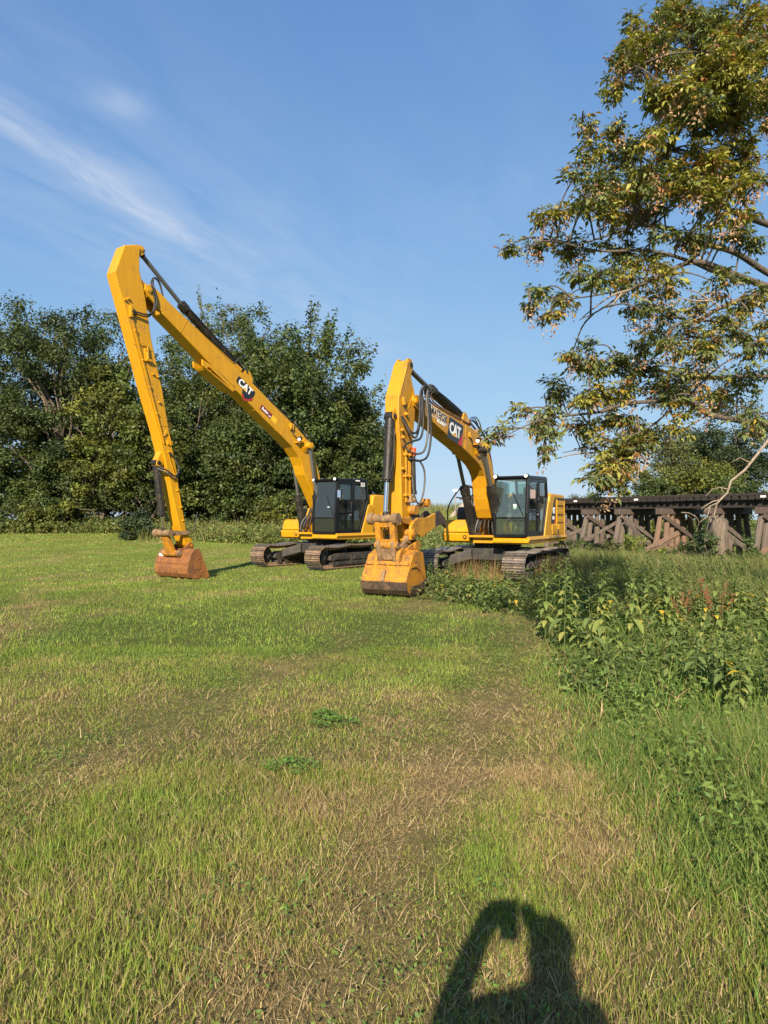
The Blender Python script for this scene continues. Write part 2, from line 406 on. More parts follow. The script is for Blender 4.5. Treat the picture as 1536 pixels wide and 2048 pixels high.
def dryness(x, y):
    n1 = fnoise(x * 0.55 + 3, y * 0.55 + 8, 4); n2 = fnoise(x * 2.1 + 9, y * 2.1, 3)
    aa = x * .28 + y * .96; bb = x * .96 - y * .28
    n3 = fnoise(bb * 1.5 + 40, aa * .22 + 7, 4)
    r = np.hypot(x, y)
    d = 1.0 * (n3 - .5) + 0.20 + 1.1 * (n1 - 0.5) + 0.9 * (n2 - 0.5)
    d = d + 0.20 * (1 - sstep(r, 2.2, 6.0)) - 0.10 * sstep(r, 6, 12) - 0.02 * sstep(r, 16, 30)
    for tr, wd, am in ((TRACK_A, 0.42, 0.40), (TRACK_B, 0.50, 0.38), (TRACK_C, 0.32, 0.40), (TRACK_D, 0.28, 0.30)):
        q = seg_dist(x, y, tr)
        d = d + am * np.exp(-(q / wd) ** 2) * (0.05 + 1.7 * fnoise(x * 1.3, y * 1.3 + 4, 4))
    # bright green patch in front of the long-reach bucket
    d = d - 0.20 * np.exp(-(((x + 2.0) / 2.4) ** 2 + ((y - 10.5) / 2.6) ** 2))
    d = d * (1 - 0.85 * lushness(x, y))
    return np.clip(d, 0.02, 1)

def axis(lo, hi, fine_lo, fine_hi, step, growth=1.10):
    a = list(np.arange(fine_lo, fine_hi + 1e-6, step)); s = step
    x = fine_hi
    while x < hi: s *= growth; x += s; a.append(x)
    s = step; x = fine_lo; pre = []
    while x > lo: s *= growth; x -= s; pre.append(x)
    return np.array(pre[::-1] + a)
gx = axis(-520, 520, -13, 16, 0.27, 1.14); gy = axis(-120, 900, -1, 20, 0.27, 1.05)
GX, GY = np.meshgrid(gx, gy)
GZ = ground_h(GX, GY)
nV = GX.size; nx, ny = len(gx), len(gy)
idx = np.arange(nV).reshape(ny, nx)
a, b, c, d_ = idx[:-1, :-1].ravel(), idx[:-1, 1:].ravel(), idx[1:, 1:].ravel(), idx[1:, :-1].ravel()
T = np.concatenate([np.stack([a, b, c], 1), np.stack([a, c, d_], 1)])
dr = dryness(GX, GY).ravel()[:, None]
gcol = np.array([0.085, 0.110, 0.028]) * (1 - dr) + np.array([0.20, 0.155, 0.078]) * dr
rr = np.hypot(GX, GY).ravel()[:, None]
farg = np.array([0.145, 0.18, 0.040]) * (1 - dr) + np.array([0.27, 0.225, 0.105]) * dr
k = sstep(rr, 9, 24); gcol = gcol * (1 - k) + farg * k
m, t, b = mat('soil_and_thatch'); b.inputs['Roughness'].default_value = 0.95; b.inputs['Specular IOR Level'].default_value = 0.1
at = N(t, 'ShaderNodeAttribute', attribute_name='Col')
f = noise(t, 30, 8, 0.75); f2 = noise(t, 6, 5, 0.6)
q = ramp(t, f, [(0.3, (0.45, 0.45, 0.42)), (0.72, (1.5, 1.45, 1.35))])
q2 = ramp(t, f2, [(0.3, (0.8, 0.8, 0.8)), (0.7, (1.2, 1.2, 1.15))])
t.links.new(mixrgb(t, 1.0, mixrgb(t, 1.0, at.outputs['Color'], q, 'MULTIPLY'), q2, 'MULTIPLY'), b.inputs['Base Color'])
addbump(t, b, f, 0.9, 0.03)
M_ground = m
g = np_mesh('ground', np.stack([GX.ravel(), GY.ravel(), GZ.ravel()], 1), T, M_ground, gcol, smooth=True)
tag(g, 'mown field ground of soil and dry thatch', 'ground', kind='structure')

# ------------------------------------------------------------------ trees
LEAF_K, LEAF_N = 1.44, 1.38
def orient(n):
    """two tangents for unit normals n (k,3)"""
    h = np.where(np.abs(n[:, 2:3]) < 0.9, np.array([[0, 0, 1.0]]), np.array([[1.0, 0, 0]]))
    t1 = np.cross(n, h); t1 /= np.linalg.norm(t1, axis=1, keepdims=True) + 1e-9
    return t1, np.cross(n, t1)
def unit(v): return v / (np.linalg.norm(v, axis=-1, keepdims=True) + 1e-9)
def leaf_geo(P, nrm, size, rng, aspect=0.55, fold=0.18):
    """one folded leaf (2 triangles) per point"""
    k = len(P); t1, t2 = orient(nrm); a = rng.random((k, 1)) * 6.2832
    d = t1 * np.cos(a) + t2 * np.sin(a); s = np.cross(nrm, d); sz = size[:, None]
    tip = P + d * sz * 0.5; base = P - d * sz * 0.5
    l = P + s * sz * 0.5 * aspect + nrm * sz * fold * 0.5; r = P - s * sz * 0.5 * aspect + nrm * sz * fold * 0.5
    V = np.stack([base, l, tip, r], 1).reshape(-1, 3)
    o = np.arange(k)[:, None] * 4
    T = np.concatenate([o + np.array([[0, 2, 1]]), o + np.array([[0, 3, 2]])])
    return V, T
def crown(parent, center, rad, nblob, nleaf, size, col, seed, blob_r=(0.55, 1.2), spikes=0, jitter=0.25, low=0.0, yellow=0.1):
    """foliage: leaves gathered in irregular sprays through the crown's volume"""
    rng = np.random.default_rng(seed); rad = np.array(rad, float)
    D = unit(rng.normal(size=(nblob, 3)))
    hx = np.linalg.norm(D[:, :2], axis=1, keepdims=True) + 1e-6
    D = np.where(D[:, 2:3] < 0, np.concatenate([D[:, :2] / hx * hx ** 0.25, D[:, 2:3]], 1), D)
    rr_ = rng.random((nblob, 1)) ** 0.36 * 0.98
    lump = 0.86 + 0.30 * fnoise(D[:, 0] * 1.9 + seed, D[:, 2] * 1.9 + D[:, 1] * 1.3 + seed * 2, 3)[:, None]
    C = D * rr_ * rad * lump
    # slimmer toward the top
    br = rng.uniform(blob_r[0], blob_r[1], nblob)
    S = np.stack([br * rng.uniform(0.8, 1.35, nblob), br * rng.uniform(0.8, 1.35, nblob), br * rng.uniform(0.5, 0.85, nblob)], 1)
    bdir = unit(D + np.array([[0, 0, 0.25]]) + rng.normal(size=(nblob, 3)) * 0.25)
    if spikes:
        sd = unit(rng.normal(size=(spikes, 3)) * np.array([[1, 1, 0.5]]) + np.array([[0, 0, 0.75]]))
        C2 = sd * rad * rng.uniform(0.88, 1.10, (spikes, 1)); C = np.concatenate([C, C2]); D = np.concatenate([D, sd])
        S = np.concatenate([S, np.stack([rng.uniform(.22, .38, spikes), rng.uniform(.22, .38, spikes), rng.uniform(0.9, 1.7, spikes)], 1)])
        bdir = np.concatenate([bdir, unit(sd + np.array([[0, 0, 0.9]]))]); br = np.concatenate([br, np.full(spikes, 0.55)])
    nb = len(C)
    per = br ** 2; per = per / per.sum() * nleaf * LEAF_N
    bi = np.repeat(np.arange(nb), np.maximum(6, per.astype(int)))
    k = len(bi)
    u = unit(rng.normal(size=(k, 3))); rl = rng.random((k, 1)) ** 0.5 * (1 + rng.normal(size=(k, 1)) * jitter * 0.5)
    loc = u * rl * S[bi]
    # lay each spray along its own axis: long axis z of spikes follows bdir
    z = bdir[bi]; t1, t2 = orient(z)
    isp = (np.arange(nb) >= nblob)[bi][:, None]
    world = np.where(isp, t1 * loc[:, 0:1] + t2 * loc[:, 1:2] + z * loc[:, 2:3], loc + z * (loc[:, 2:3] * 0.2))
    P = C[bi] + world
    nrm = unit(u * 0.6 + np.array([[0, 0, 0.65]]) + rng.normal(size=(k, 3)) * 0.55)
    sz = size * LEAF_K * rng.uniform(0.6, 1.35, k)
    V, T_ = leaf_geo(P, nrm, sz, rng)
    tone = rng.uniform(0.62, 1.42, nb); hue = np.clip(rng.normal(yellow * .6, 0.12, nb), -0.15, 0.8)  # random spray tones, spread widened to paint in lit and dark clumps
    c = np.array(col)[None] * tone[bi][:, None] * rng.uniform(0.7, 1.32, (k, 1))
    c = c * (1 + hue[bi][:, None] * np.array([[1.25, 0.55, -0.25]]))
    c = np.clip(np.repeat(c, 4, 0), 0.004, 0.6)
    V = V + np.array(center)
    if low is not None: 
        V[:, 2] = np.maximum(V[:, 2], low)
    return V, T_, c, C + np.array(center)
def branchy(mb, p0, p1, r0, r1, rng, wob=0.06, n=7):
    p0 = np.array(p0, float); p1 = np.array(p1, float); L = np.linalg.norm(p1 - p0); pts = []
    for i in range(n):
        f_ = i / (n - 1); j = rng.normal(size=3) * wob * L * (0.35 if 0 < i < n - 1 else 0)
        sag = np.array([0, 0, 0.10 * L * math.sin(math.pi * f_) * 0.5])
        pts.append(p0 + (p1 - p0) * f_ + j * math.sin(math.pi * f_) + sag)
    mb.tube(pts, r0, 8, 0, r1)
    return pts
def tree(name, label, px, D, top_px, rad_w, col, seed, nleaf, nblob=110, leaf=0.15, trunk_r=0.22, spikes=0, base_z=None, crown_low=0.5, depth=None, cat='tree', yellow=0.1, blob_r=(0.55, 1.2), lean=0.0, bare=0):
    """tree whose crown spans crown_low..top; px/top_px only fix where it stands and how tall it is"""
    x = (px - 768) / F_PX * D; zb = float(ground_h(x, D)) if base_z is None else base_z
    zt = EYE + (HOR - top_px) / F_PX * D
    o = empty(name, (x, D, zb)); tag(o, label, cat)
    rng = np.random.default_rng(seed + 100)
    H_ = zt - zb; cz = (H_ + crown_low) / 2; rz = (H_ - crown_low) / 2
    V, T_, c, C = crown(o, (lean, 0, cz), (rad_w, depth or rad_w * 0.9, rz), nblob, nleaf, leaf, col, seed, blob_r, spikes, low=0.05, yellow=yellow)
    mb = MB(); tp = branchy(mb, (0, 0, -0.2), (lean, 0, H_ * 0.72), trunk_r, trunk_r * 0.3, rng, 0.03, 9)
    mb.build('trunk', M_bark, o)
    lim = MB()
    for q in rng.choice(len(C), min(len(C), 22), replace=False):
        i = int(np.clip((C[q][2] / H_) * 8 - 1.5, 1, 7)); branchy(lim, tp[i], C[q], trunk_r * 0.32, 0.02, rng, 0.07, 6)
    for q in range(bare):
        p = C[rng.integers(len(C))]; branchy(lim, p, p + np.array([rng.normal() * 0.6, -0.8, rng.normal() * 0.6]) * 1.4, 0.03, 0.008, rng)
    lim.build('limbs', M_bark, o)
    np_mesh('crown', V, T_, M_leaf, c, o)['kind'] = 'stuff'
    return o
DKG = (0.050, 0.070, 0.023); MDG = (0.062, 0.088, 0.026); YLG = (0.086, 0.110, 0.026); PLG = (0.105, 0.120, 0.042); BLG = (0.042, 0.062, 0.026)
# left tree line
tree('maple_tree', 'tall dark green tree at the far left end of the tree line', -40, 47, 585, 5.2, DKG, 1, 21000, spikes=8, trunk_r=0.3)
tree('maple_tree', 'dark green tree with a bare lower trunk standing at the lawn edge', 122, 46, 604, 4.3, DKG, 2, 22000, 120, spikes=16, trunk_r=0.36, crown_low=2.2)
tree('maple_tree', 'dark tree with feathery upright tips just behind the raised yellow stick', 215, 51, 612, 4.0, MDG, 3, 15000, 100, spikes=16)
tree('box_elder', 'yellow green leafy small tree in front of the dark trees', 205, 43.6, 738, 2.7, YLG, 4, 12000, 80, leaf=0.15, trunk_r=0.14, crown_low=0.8, yellow=0.22, blob_r=(0.4, 0.9))
tree('box_elder', 'yellow green bushy tree beside the black bucket cylinder of the long boom machine', 300, 42.6, 800, 2.9, YLG, 5, 14000, 90, leaf=0.14, trunk_r=0.16, crown_low=1.0, yellow=0.16, blob_r=(0.4, 0.95))
tree('willow_tree', 'pale olive tall tree farther back above the long boom', 432, 57, 590, 4.6, PLG, 6, 17000, 120, leaf=0.14, spikes=8, yellow=0.15, blob_r=(0.5, 1.0))
tree('maple_tree', 'mid green tree under the middle of the long boom', 375, 48, 690, 4.0, MDG, 7, 15000, 100)
tree('maple_tree', 'shady green understory tree below the boom logo', 478, 44.5, 830, 3.2, MDG, 8, 13000, 90, crown_low=0.6, leaf=0.14)
tree('maple_tree', 'large dark green tree with long upswept shoots behind the black cab', 612, 46, 650, 5.3, MDG, 9, 32000, 170, spikes=46, trunk_r=0.34, crown_low=1.0, leaf=0.16)
tree('maple_tree', 'dark tree filling the gap between the pale tall tree and the largest tree', 525, 50, 625, 4.0, DKG, 10, 15000, 100, spikes=10)
tree('maple_tree', 'dark green tree whose drooping side hangs behind the upright stick of the nearer machine', 700, 47, 790, 2.6, DKG, 12, 13000, 80, spikes=14, crown_low=1.0)
tree('box_elder', 'low yellow green box elder by the yellow toolbox of the long boom machine', 560, 41.5, 985, 1.5, YLG, 13, 5000, 50, leaf=0.12, trunk_r=0.06, crown_low=0.1, yellow=0.2, blob_r=(0.3, 0.6))
tree('maple_tree', 'dark tree standing deepest in the tree line between its feathery tipped neighbours', 60, 54, 640, 4.4, BLG, 14, 12000, 90)
tree('maple_tree', 'mid green tree rising in the gap between the raised stick and the long boom', 385, 53, 628, 4.0, MDG, 15, 14000, 100, spikes=8)
tree('maple_tree', 'mid green tree directly behind the gland end of the long boom cylinder', 470, 54, 606, 4.2, MDG, 16, 14000, 100, spikes=10)
# shaded thicket closing the view under the crowns
def bush(name, label, px, D, top_px, w, col, seed, n, nb=40, leaf=0.12, depth=None, yellow=0.1, base=None, blob_r=(0.3, 0.65), cat='bush', stuff=False):
    x = (px - 768) / F_PX * D; zb = float(ground_h(x, D)) if base is None else base
    h = EYE + (HOR - top_px) / F_PX * D - zb
    o = empty(name, (x, D, zb)); tag(o, label, cat)
    V, T_, c, C = crown(o, (0, 0, h * 0.48), (w, depth or w * 0.8, h * 0.52), nb, n, leaf, col, seed, blob_r, 0, low=0.02, yellow=yellow)
    rng = np.random.default_rng(seed); mb = MB()
    for q in rng.choice(len(C), 9, replace=False): branchy(mb, (rng.normal() * 0.1, rng.normal() * 0.1, -0.1), C[q], 0.03, 0.008, rng)
    mb.build('stems', M_bark, o)
    np_mesh('foliage', V, T_, M_leaf, c, o)['kind'] = 'stuff'
    return o
bush('bush', 'dark leafy bush left of the bare tree trunk', 40, 43.5, 965, 2.6, MDG, 31, 5500)
bush('bush', 'bright green bush at the foot of the bare tree trunk', 78, 41.8, 1003, 1.3, YLG, 32, 3600, 34, 0.11, yellow=0.1)
bush('bush', 'shaded bush between the bare trunk and the yellow green trees', 190, 46, 945, 2.8, DKG, 33, 5000)
bush('bush', 'round dusky green bush on the lawn edge left of the rusty bucket', 277, 36.5, 1022, 0.95, BLG, 34, 4200, 40, 0.09, yellow=-0.05, blob_r=(0.2, 0.4))
bush('bush', 'shaded bush behind the narrow end of the long yellow stick', 355, 46, 925, 2.6, DKG, 35, 5000)
bush('bush', 'dark undergrowth bush behind the yellow toolbox', 520, 45, 930, 3.0, DKG, 36, 5500)
bush('bush', 'shaded bush behind the black cab of the long boom machine', 690, 45, 925, 2.4, DKG, 37, 4500)
bush('bush', 'dark bush in the shade directly left of the tree with the long shoots', 430, 47, 900, 2.6, BLG, 38, 5000)
bush('bush', 'dark bush filling the shade behind the tree with the bare trunk', 120, 49, 930, 3.6, BLG, 39, 6000)
bush('bush', 'dark bush closing the shade behind the two yellow green trees', 275, 48.5, 900, 3.0, BLG, 40, 6000)
for i, (px_, D_, top_, w_, c_, lab_) in enumerate(((-120, 58, 760, 6.5, DKG, 'dense dark thicket deep behind the far left tree'), (60, 57, 770, 6.0, BLG, 'dense dark thicket behind the tree with the bare trunk'), (210, 58, 790, 6.0, DKG, 'dense dark thicket behind the feathery topped trees'), (350, 57, 790, 6.0, BLG, 'dense dark thicket behind the bucket cylinder of the long boom machine'), (490, 58, 780, 6.0, DKG, 'dense dark thicket behind the boom logo of the long boom machine'), (620, 57, 790, 5.5, BLG, 'dense dark thicket behind the largest tree'), (715, 55, 860, 2.6, DKG, 'dense dark thicket end behind the drooping tree'))):
    bush('bush', lab_, px_, D_, top_, w_, c_, 80 + i, 2600, 60, .32, blob_r=(.9, 1.6))
for i, (px_, D_, top_, w_, c_, lab_) in enumerate(((-30, 44.5, 900, 2.6, MDG, 'full green shrub at the outermost left of the tree line'), (165, 44.5, 900, 1.5, DKG, 'dark shrub right beside the bare tree trunk'), (85, 45.2, 890, 1.6, MDG, 'shadowed shrub left behind the bare tree trunk'), (250, 43.5, 915, 1.9, MDG, 'green shrub below the two yellow green trees'), (335, 43, 905, 2.0, MDG, 'green shrub showing on both sides of the narrow stick end'), (410, 44, 890, 2.2, DKG, 'dark shrub right of the narrow stick end'), (480, 43.5, 915, 2.0, MDG, 'green shrub under the boom logo'), (550, 44, 890, 2.2, DKG, 'dark shrub behind the far boom cylinder of the long boom machine'), (640, 43, 900, 2.4, MDG, 'green shrub right behind the black cab'), (725, 44, 870, 2.2, MDG, 'green shrub between the black cab and the upright stick'))):
    bush('bush', lab_, px_, D_, top_, w_, c_, 110 + i, 4000, 50, .15, blob_r=(.4, .8), yellow=.12)
# trees beyond the trestle
tree('cottonwood_tree', 'tall dark tree beyond the trestle at the photo edge', 1478, 62, 800, 4.6, BLG, 51, 15000, 110, leaf=0.17, base_z=1.5)
tree('box_elder', 'yellow green round tree beyond the middle of the trestle', 1395, 56, 905, 2.9, YLG, 52, 9000, 70, leaf=0.15, base_z=1.5, crown_low=0.4, yellow=0.25)
tree('cottonwood_tree', 'pale olive tree with a visible grey trunk beyond the trestle', 1345, 60, 862, 1.8, PLG, 53, 5000, 55, leaf=0.15, base_z=1.5, crown_low=2.0, yellow=0.1, trunk_r=0.28)
tree('cottonwood_tree', 'dark green tree behind the yellow green one beyond the trestle', 1425, 68, 850, 3.4, DKG, 54, 8000, 80, leaf=0.17, base_z=1.5)
bush('bush', 'olive bush beyond the trestle with a sunlit crown', 1275, 57, 928, 1.7, YLG, 55, 4500, 45, 0.13, base=1.5, yellow=0.15)
bush('bush', 'dark green bush beyond the trestle beside the olive one', 1310, 55, 950, 2.0, MDG, 56, 4500, 45, 0.13, base=1.4)
bush('bush', 'green bush row end beyond the trestle under the tall dark tree', 1480, 52, 952, 2.6, MDG, 57, 5500, 50, 0.13, base=1.4)
bush('bush', 'low sprig bush above the bridge deck beside the yellow engine hood', 1155, 60, 988, 1.0, MDG, 58, 1500, 22, 0.12, base=2.2)
bush('bush', 'low thin bush topping the deck between hood and overhanging leaves', 1185, 62, 984, 0.9, YLG, 59, 1300, 22, 0.12, base=2.2)
bush('bush', 'sunlit thicket seen under the trestle deck in its widest gap', 1250, 53, 1035, 4.2, YLG, 60, 6000, 60, 0.13, base=-0.3)
bush('bush', 'green thicket seen under the trestle deck behind the bark stump', 1440, 47, 1030, 3.6, MDG, 61, 6000, 60, 0.13, base=-0.3, yellow=0.2)
# off to the sides, so that a step aside still looks into trees
tree('maple_tree', 'dark green tree continuing the tree line outside the left frame edge', -230, 50, 600, 5.0, DKG, 62, 5000, 60)

# ------------------------------------------------------------------ timber trestle
br = empty('trestle_bridge', (B0[0], B0[1], 0), math.atan2(BU[1], BU[0]))
tag(br, 'old timber railway trestle with dark deck and leaning brown posts', 'bridge')
# local: x along the bridge, -y = toward the camera (BN is local -y side)
sgn = 1.0 if (BN[0] * -BU[1] + BN[1] * BU[0]) > 0 else -1.0
def Lw(u, w, z): return (u, sgn * w, z)       # w: metres toward the camera
U0, U1 = -4.6, 26.0
rng = random.Random(3)
def shared(name, me, parent, loc, rot=(0, 0, 0), sc=(1, 1, 1)):
    o = bpy.data.objects.new(name, me); COL.objects.link(o); o.parent = parent
    o.location = loc; o.rotation_euler = rot; o.scale = sc; return o
for w in (-0.25, -0.55, -1.9, -2.2, -2.5):
    mb = MB(); mb.box(Lw((U0 + U1) / 2, w, 2.36), (U1 - U0, 0.2, 0.40)); mb.build('stringer', M_creo, br, 0.012)
mb = MB(); mb.box((0, 0, 0), (0.21, 2.9, 0.2)); me_tie = mb.mesh('railway_tie'); me_tie.materials.append(M_creo)
u = U0 + 0.2
while u < U1:
    shared('railway_tie', me_tie, br, Lw(u, -1.25 + rng.uniform(-.05, .05), 2.66 + rng.uniform(-.01, .01)), (0, rng.uniform(-.03, .03), rng.uniform(-.03, .03)))
    u += 0.41
for w in (-0.05, -2.45):
    mb = MB(); mb.box(Lw((U0 + U1) / 2, w, 2.83), (U1 - U0, 0.2, 0.13)); mb.build('guard_timber', M_creo, br, 0.01)
for w in (-0.53, -1.97):
    mb = MB(); mb.box(Lw((U0 + U1) / 2, w, 2.845), (U1 - U0, 0.07, 0.155)); mb.build('rail', M_rail, br, 0.01)
def post_mesh(mt):
    mb = MB(); n = 8
    ring = [(0.155 * math.cos(6.283 * k / n + .39), 0.155 * math.sin(6.283 * k / n + .39)) for k in range(n)]
    vs = []; 
    for i, z in enumerate((0, 0.33, 0.66, 1.0)):
        s_ = 1.06 - 0.1 * z
        vs += [(x * s_ * rng.uniform(.93, 1.05), y * s_ * rng.uniform(.93, 1.05), z) for x, y in ring]
    fs = [(i * n + k, i * n + (k + 1) % n, (i + 1) * n + (k + 1) % n, (i + 1) * n + k) for i in range(3) for k in range(n)]
    mb.add(vs, fs); mb.add(vs[-n:], [list(range(n))]); me = mb.mesh('post'); me.materials.append(mt); return me
PD = post_mesh(M_cap); PM = [post_mesh(M_post), post_mesh(M_post), post_mesh(M_post_red)]
def post(u, w0, w1, zt, zb, me, du=0.0):
    top = Vector(Lw(u, w0, zt)); bot = Vector(Lw(u + du, w1, zb)); d = top - bot
    o = shared('post', me, br, bot); o.rotation_mode = 'QUATERNION'; o.rotation_quaternion = d.to_track_quat('Z', 'Y')
    o.scale = (1, 1, d.length); return o
bents = [-0.9, 1.75, 4.17, 6.87, 9.7, 12.3, 14.9, 17.5, 20.1, 22.7]
for i, bu in enumerate(bents):
    red = i == 3
    mb = MB(); L = 4.3; mb.box(Lw(bu, -1.25, 1.99), (0.36, L, 0.33)); 
    mb.build('cap_beam', M_cap, br, 0.03)
    zb = -0.75
    for j, (w0, w1) in enumerate(((0.55, 1.35), (0.1, 0.55), (-0.45, -0.35), (-1.0, -1.0), (-1.55, -1.6), (-2.15, -2.45), (-3.05, -3.85))):
        post(bu + rng.uniform(-.06, .06), w0, w1, 1.83, zb, PM[2] if red else (PM[rng.randrange(2)] if j != 3 else PD), rng.uniform(-.12, .12))
    for sx, (wa, za, wb, zb2) in ((0.2, (0.75, 1.75, -3.2, 0.05)), (-0.2, (-3.0, 1.75, 1.15, -0.25))):
        mb = MB(); mb.beam(Lw(bu + sx, wa, za), Lw(bu + sx, wb, zb2), 0.08, 0.23); mb.build('brace', M_cap if i % 2 else M_post, br, 0.008)
# loose plank braces between bents seen from the camera side
for (ua, wa, za, ub, wb, zb) in ((1.9, 0.95, 0.25, 4.1, 0.55, 1.45), (-0.7, 0.6, 1.45, 1.5, 1.0, -0.1), (4.5, 0.6, 1.5, 6.6, 1.05, 0.0), (-0.6, 1.0, 0.1, 1.6, 0.6, 1.0), (10.2, 0.6, 1.1, 12.0, 0.9, -0.1)):
    mb = MB(); mb.beam(Lw(ua, wa, za), Lw(ub, wb, zb), 0.07, 0.2); mb.build('brace', M_post, br, 0.008)
# two pale stains / bolts plates on the tie ends
for uu in (5.0, 12.2, 0.6):
    mb = MB(); mb.box(Lw(uu, 0.22, 2.70), (0.26, 0.012, 0.10)); mb.build('pale_plate', M_white, br)
def bworld(u, w, z):
    p = B0 + BU * u + BN * w; return Vector((p[0], p[1], z))
# fallen timbers at the foot of the reddish bent
def gz(x, y): return float(ground_h(x, y))
for nm, lab, (ua, wa, za), (ub, wb, zb), ww, mt in (
    ('fallen_timber', 'reddish broken timber leaning at the foot of the reddish posts', (7.0, 2.2, -0.1), (8.6, 1.7, 0.85), 0.3, M_post_red),
    ('fallen_timber', 'short sawn timber block with a pale cut end under the trestle', (7.7, 2.6, -0.15), (8.5, 2.5, 0.08), 0.42, M_post_red),
    ('fallen_timber', 'dark timber lying in the grass between two trestle bents', (2.6, 2.4, -0.35), (4.6, 2.0, -0.25), 0.34, M_cap),
    ('fallen_timber', 'thin splintered plank lying across the sawn timber block', (7.0, 3.0, -0.2), (8.9, 2.6, 0.45), 0.07, M_post),
    ('fallen_timber', 'brown plank end sticking up right of the bark stump', (13.0, 2.2, 0.0), (14.4, 1.6, 0.9), 0.25, M_post_red)):
    a_, b_ = bworld(ua, wa, za), bworld(ub, wb, zb)
    o = empty(nm, a_); tag(o, lab, 'timber'); mb = MB(); mb.beam((0, 0, 0), b_ - a_, ww, ww * 0.85)
    ob = mb.build(nm, mt, None, 0.015); ob.location = a_; tag(ob, lab, 'timber'); bpy.data.objects.remove(o)
# broken tree stump with bark in front of the trestle
def at_px(px, D, z=None):
    x = (px - 768) / F_PX * D; return Vector((x, D, gz(x, D) if z is None else z))
p = at_px(1436, 29.5); o = empty('tree_stump', p); tag(o, 'broken grey barked tree stump standing before the trestle deck', 'tree stump')
nr = np.random.default_rng(4); mb = MB(); n = 14
rows = [(0.0, .62), (.25, .48), (.6, .40), (1.1, .37), (1.55, .38), (1.75, .36)]
vs = [(r * math.cos(6.283 * k / n) * (1 + .12 * math.sin(k * 2.3)) , r * math.sin(6.283 * k / n) * (1 + .12 * math.cos(k * 1.7)), z + (nr.uniform(-.15, .3) if i == 5 else 0)) for i, (z, r) in enumerate(rows) for k in range(n)]
mb.add(vs, [(i * n + k, i * n + (k + 1) % n, (i + 1) * n + (k + 1) % n, (i + 1) * n + k) for i in range(5) for k in range(n)]); mb.add(vs[-n:], [list(range(n))])
mb.build('trunk', M_bark, o)
mb = MB(); mb.tube([(-.2, 0, .9), (-.55, -.1, .5), (-.95, -.15, -.1)], .2, 8, 0, .1); mb.build('split_limb', M_bark, o)
# pale dead branch hanging over the trestle deck
o = empty('dead_branch', at_px(1475, 27.0, 0)); tag(o, 'pale bare dead branch hanging across the trestle deck', 'branch')
o0 = Vector(o.location)
def deadpts(lst, D): return [at_px(x_, D, EYE + (HOR - y_) / F_PX * D) - o0 for x_, y_ in lst]
mb = MB(); mb.tube(deadpts([(1545, 870), (1518, 905), (1490, 940), (1462, 962), (1455, 985), (1440, 1000), (1432, 1010)], 27), .06, 8, 0, .035); mb.build('limb', M_bark_pale, o)
for ps, r in (([(1440, 1000), (1425, 1003), (1410, 1012), (1402, 1018)], .04), ([(1437, 1005), (1420, 1012), (1408, 1023)], .035), ([(1433, 1010), (1428, 1030), (1435, 1048), (1443, 1058)], .045), ([(1420, 1013), (1415, 1033), (1398, 1045)], .03), ([(1456, 978), (1440, 975), (1425, 978), (1412, 992)], .03), ([(1442, 974), (1447, 985), (1441, 990)], .02), ([(1500, 925), (1480, 915), (1462, 925)], .03)):
    mb = MB(); mb.tube(deadpts(ps, 26.8), r * .75, 7, 0, r * .3); mb.build('twig', M_bark_pale, o)
o = empty('dead_branch', at_px(1395, 28.0, 0)); tag(o, 'thin grey dead branch drooping under the deck left of the bark stump', 'branch')
o0 = Vector(o.location)
mb = MB(); mb.tube(deadpts([(1362, 1025), (1378, 1026), (1392, 1034), (1398, 1044), (1393, 1062)], 28), .03, 6, 0, .012); mb.tube(deadpts([(1375, 1030), (1386, 1040), (1390, 1044)], 28), .015, 5, 0, .006); mb.build('limb', M_bark, o)

# concrete wing wall and small sign on the embankment, seen between the machines
p = at_px(912, 50); p.z = 2.05
o = empty('retaining_wall', p); tag(o, 'grey concrete wing wall on the grassy embankment between the machines', 'wall')
mb = MB(); mb.prism([(-0.6, -.4), (0.5, .75), (2.6, .75), (2.6, -.4)], -.2, .2); mb.build('concrete_slab', M_conc, o, .03)
mb = MB(); mb.box((1.75, 0, .98), (3.0, .25, .1)); mb.build('railing', M_rail, o, .01)
p = at_px(911, 49); p.z = 2.2
o = empty('sign_post', p); tag(o, 'thin grey post with a small white plate on the embankment', 'sign')
mb = MB(); mb.box((0, 0, .6), (.06, .05, 1.6)); mb.build('post', M_grey, o)
mb = MB(); mb.box((0, -.04, 1.42), (.42, .02, .16)); mb.build('plate', M_white, o)

# ------------------------------------------------------------------ excavators
def spline(pts, n=6):
    P = [Vector(p) for p in pts]; P = [P[0] * 2 - P[1]] + P + [P[-1] * 2 - P[-2]]; r = []
    for i in range(1, len(P) - 2):
        for k in range(n):
            t = k / n; a, b, c, d = P[i - 1], P[i], P[i + 1], P[i + 2]
            r.append(0.5 * ((2 * b) + (c - a) * t + (2 * a - 5 * b + 4 * c - d) * t * t + (3 * b - a - 3 * c + d) * t ** 3))
    r.append(P[-2]); return r
def hose(parent, pts, r=0.022, m=None, name='hose'):
    mb = MB(); mb.tube(spline(pts), r, 8); return mb.build(name, m or M_rubber, parent)
def pin(parent, x, z, y0, y1, r, m, name='pin'):
    mb = MB(); mb.cyl((x, y0, z), (x, y1, z), r, n=18); mb.cyl((x, y1 - .02, z), (x, y1 + .012, z), r * .55, n=12)
    return mb.build(name, m, parent, 0.006, 1)
def inset(poly, d):
    """offset a polyline toward its left side (for plate thickness)"""
    out = []
    for i, p in enumerate(poly):
        a = Vector(poly[max(0, i - 1)]); b = Vector(poly[min(len(poly) - 1, i + 1)])
        t = (b - a).normalized(); out.append((p[0] - t.y * d, p[1] + t.x * d))
    return out
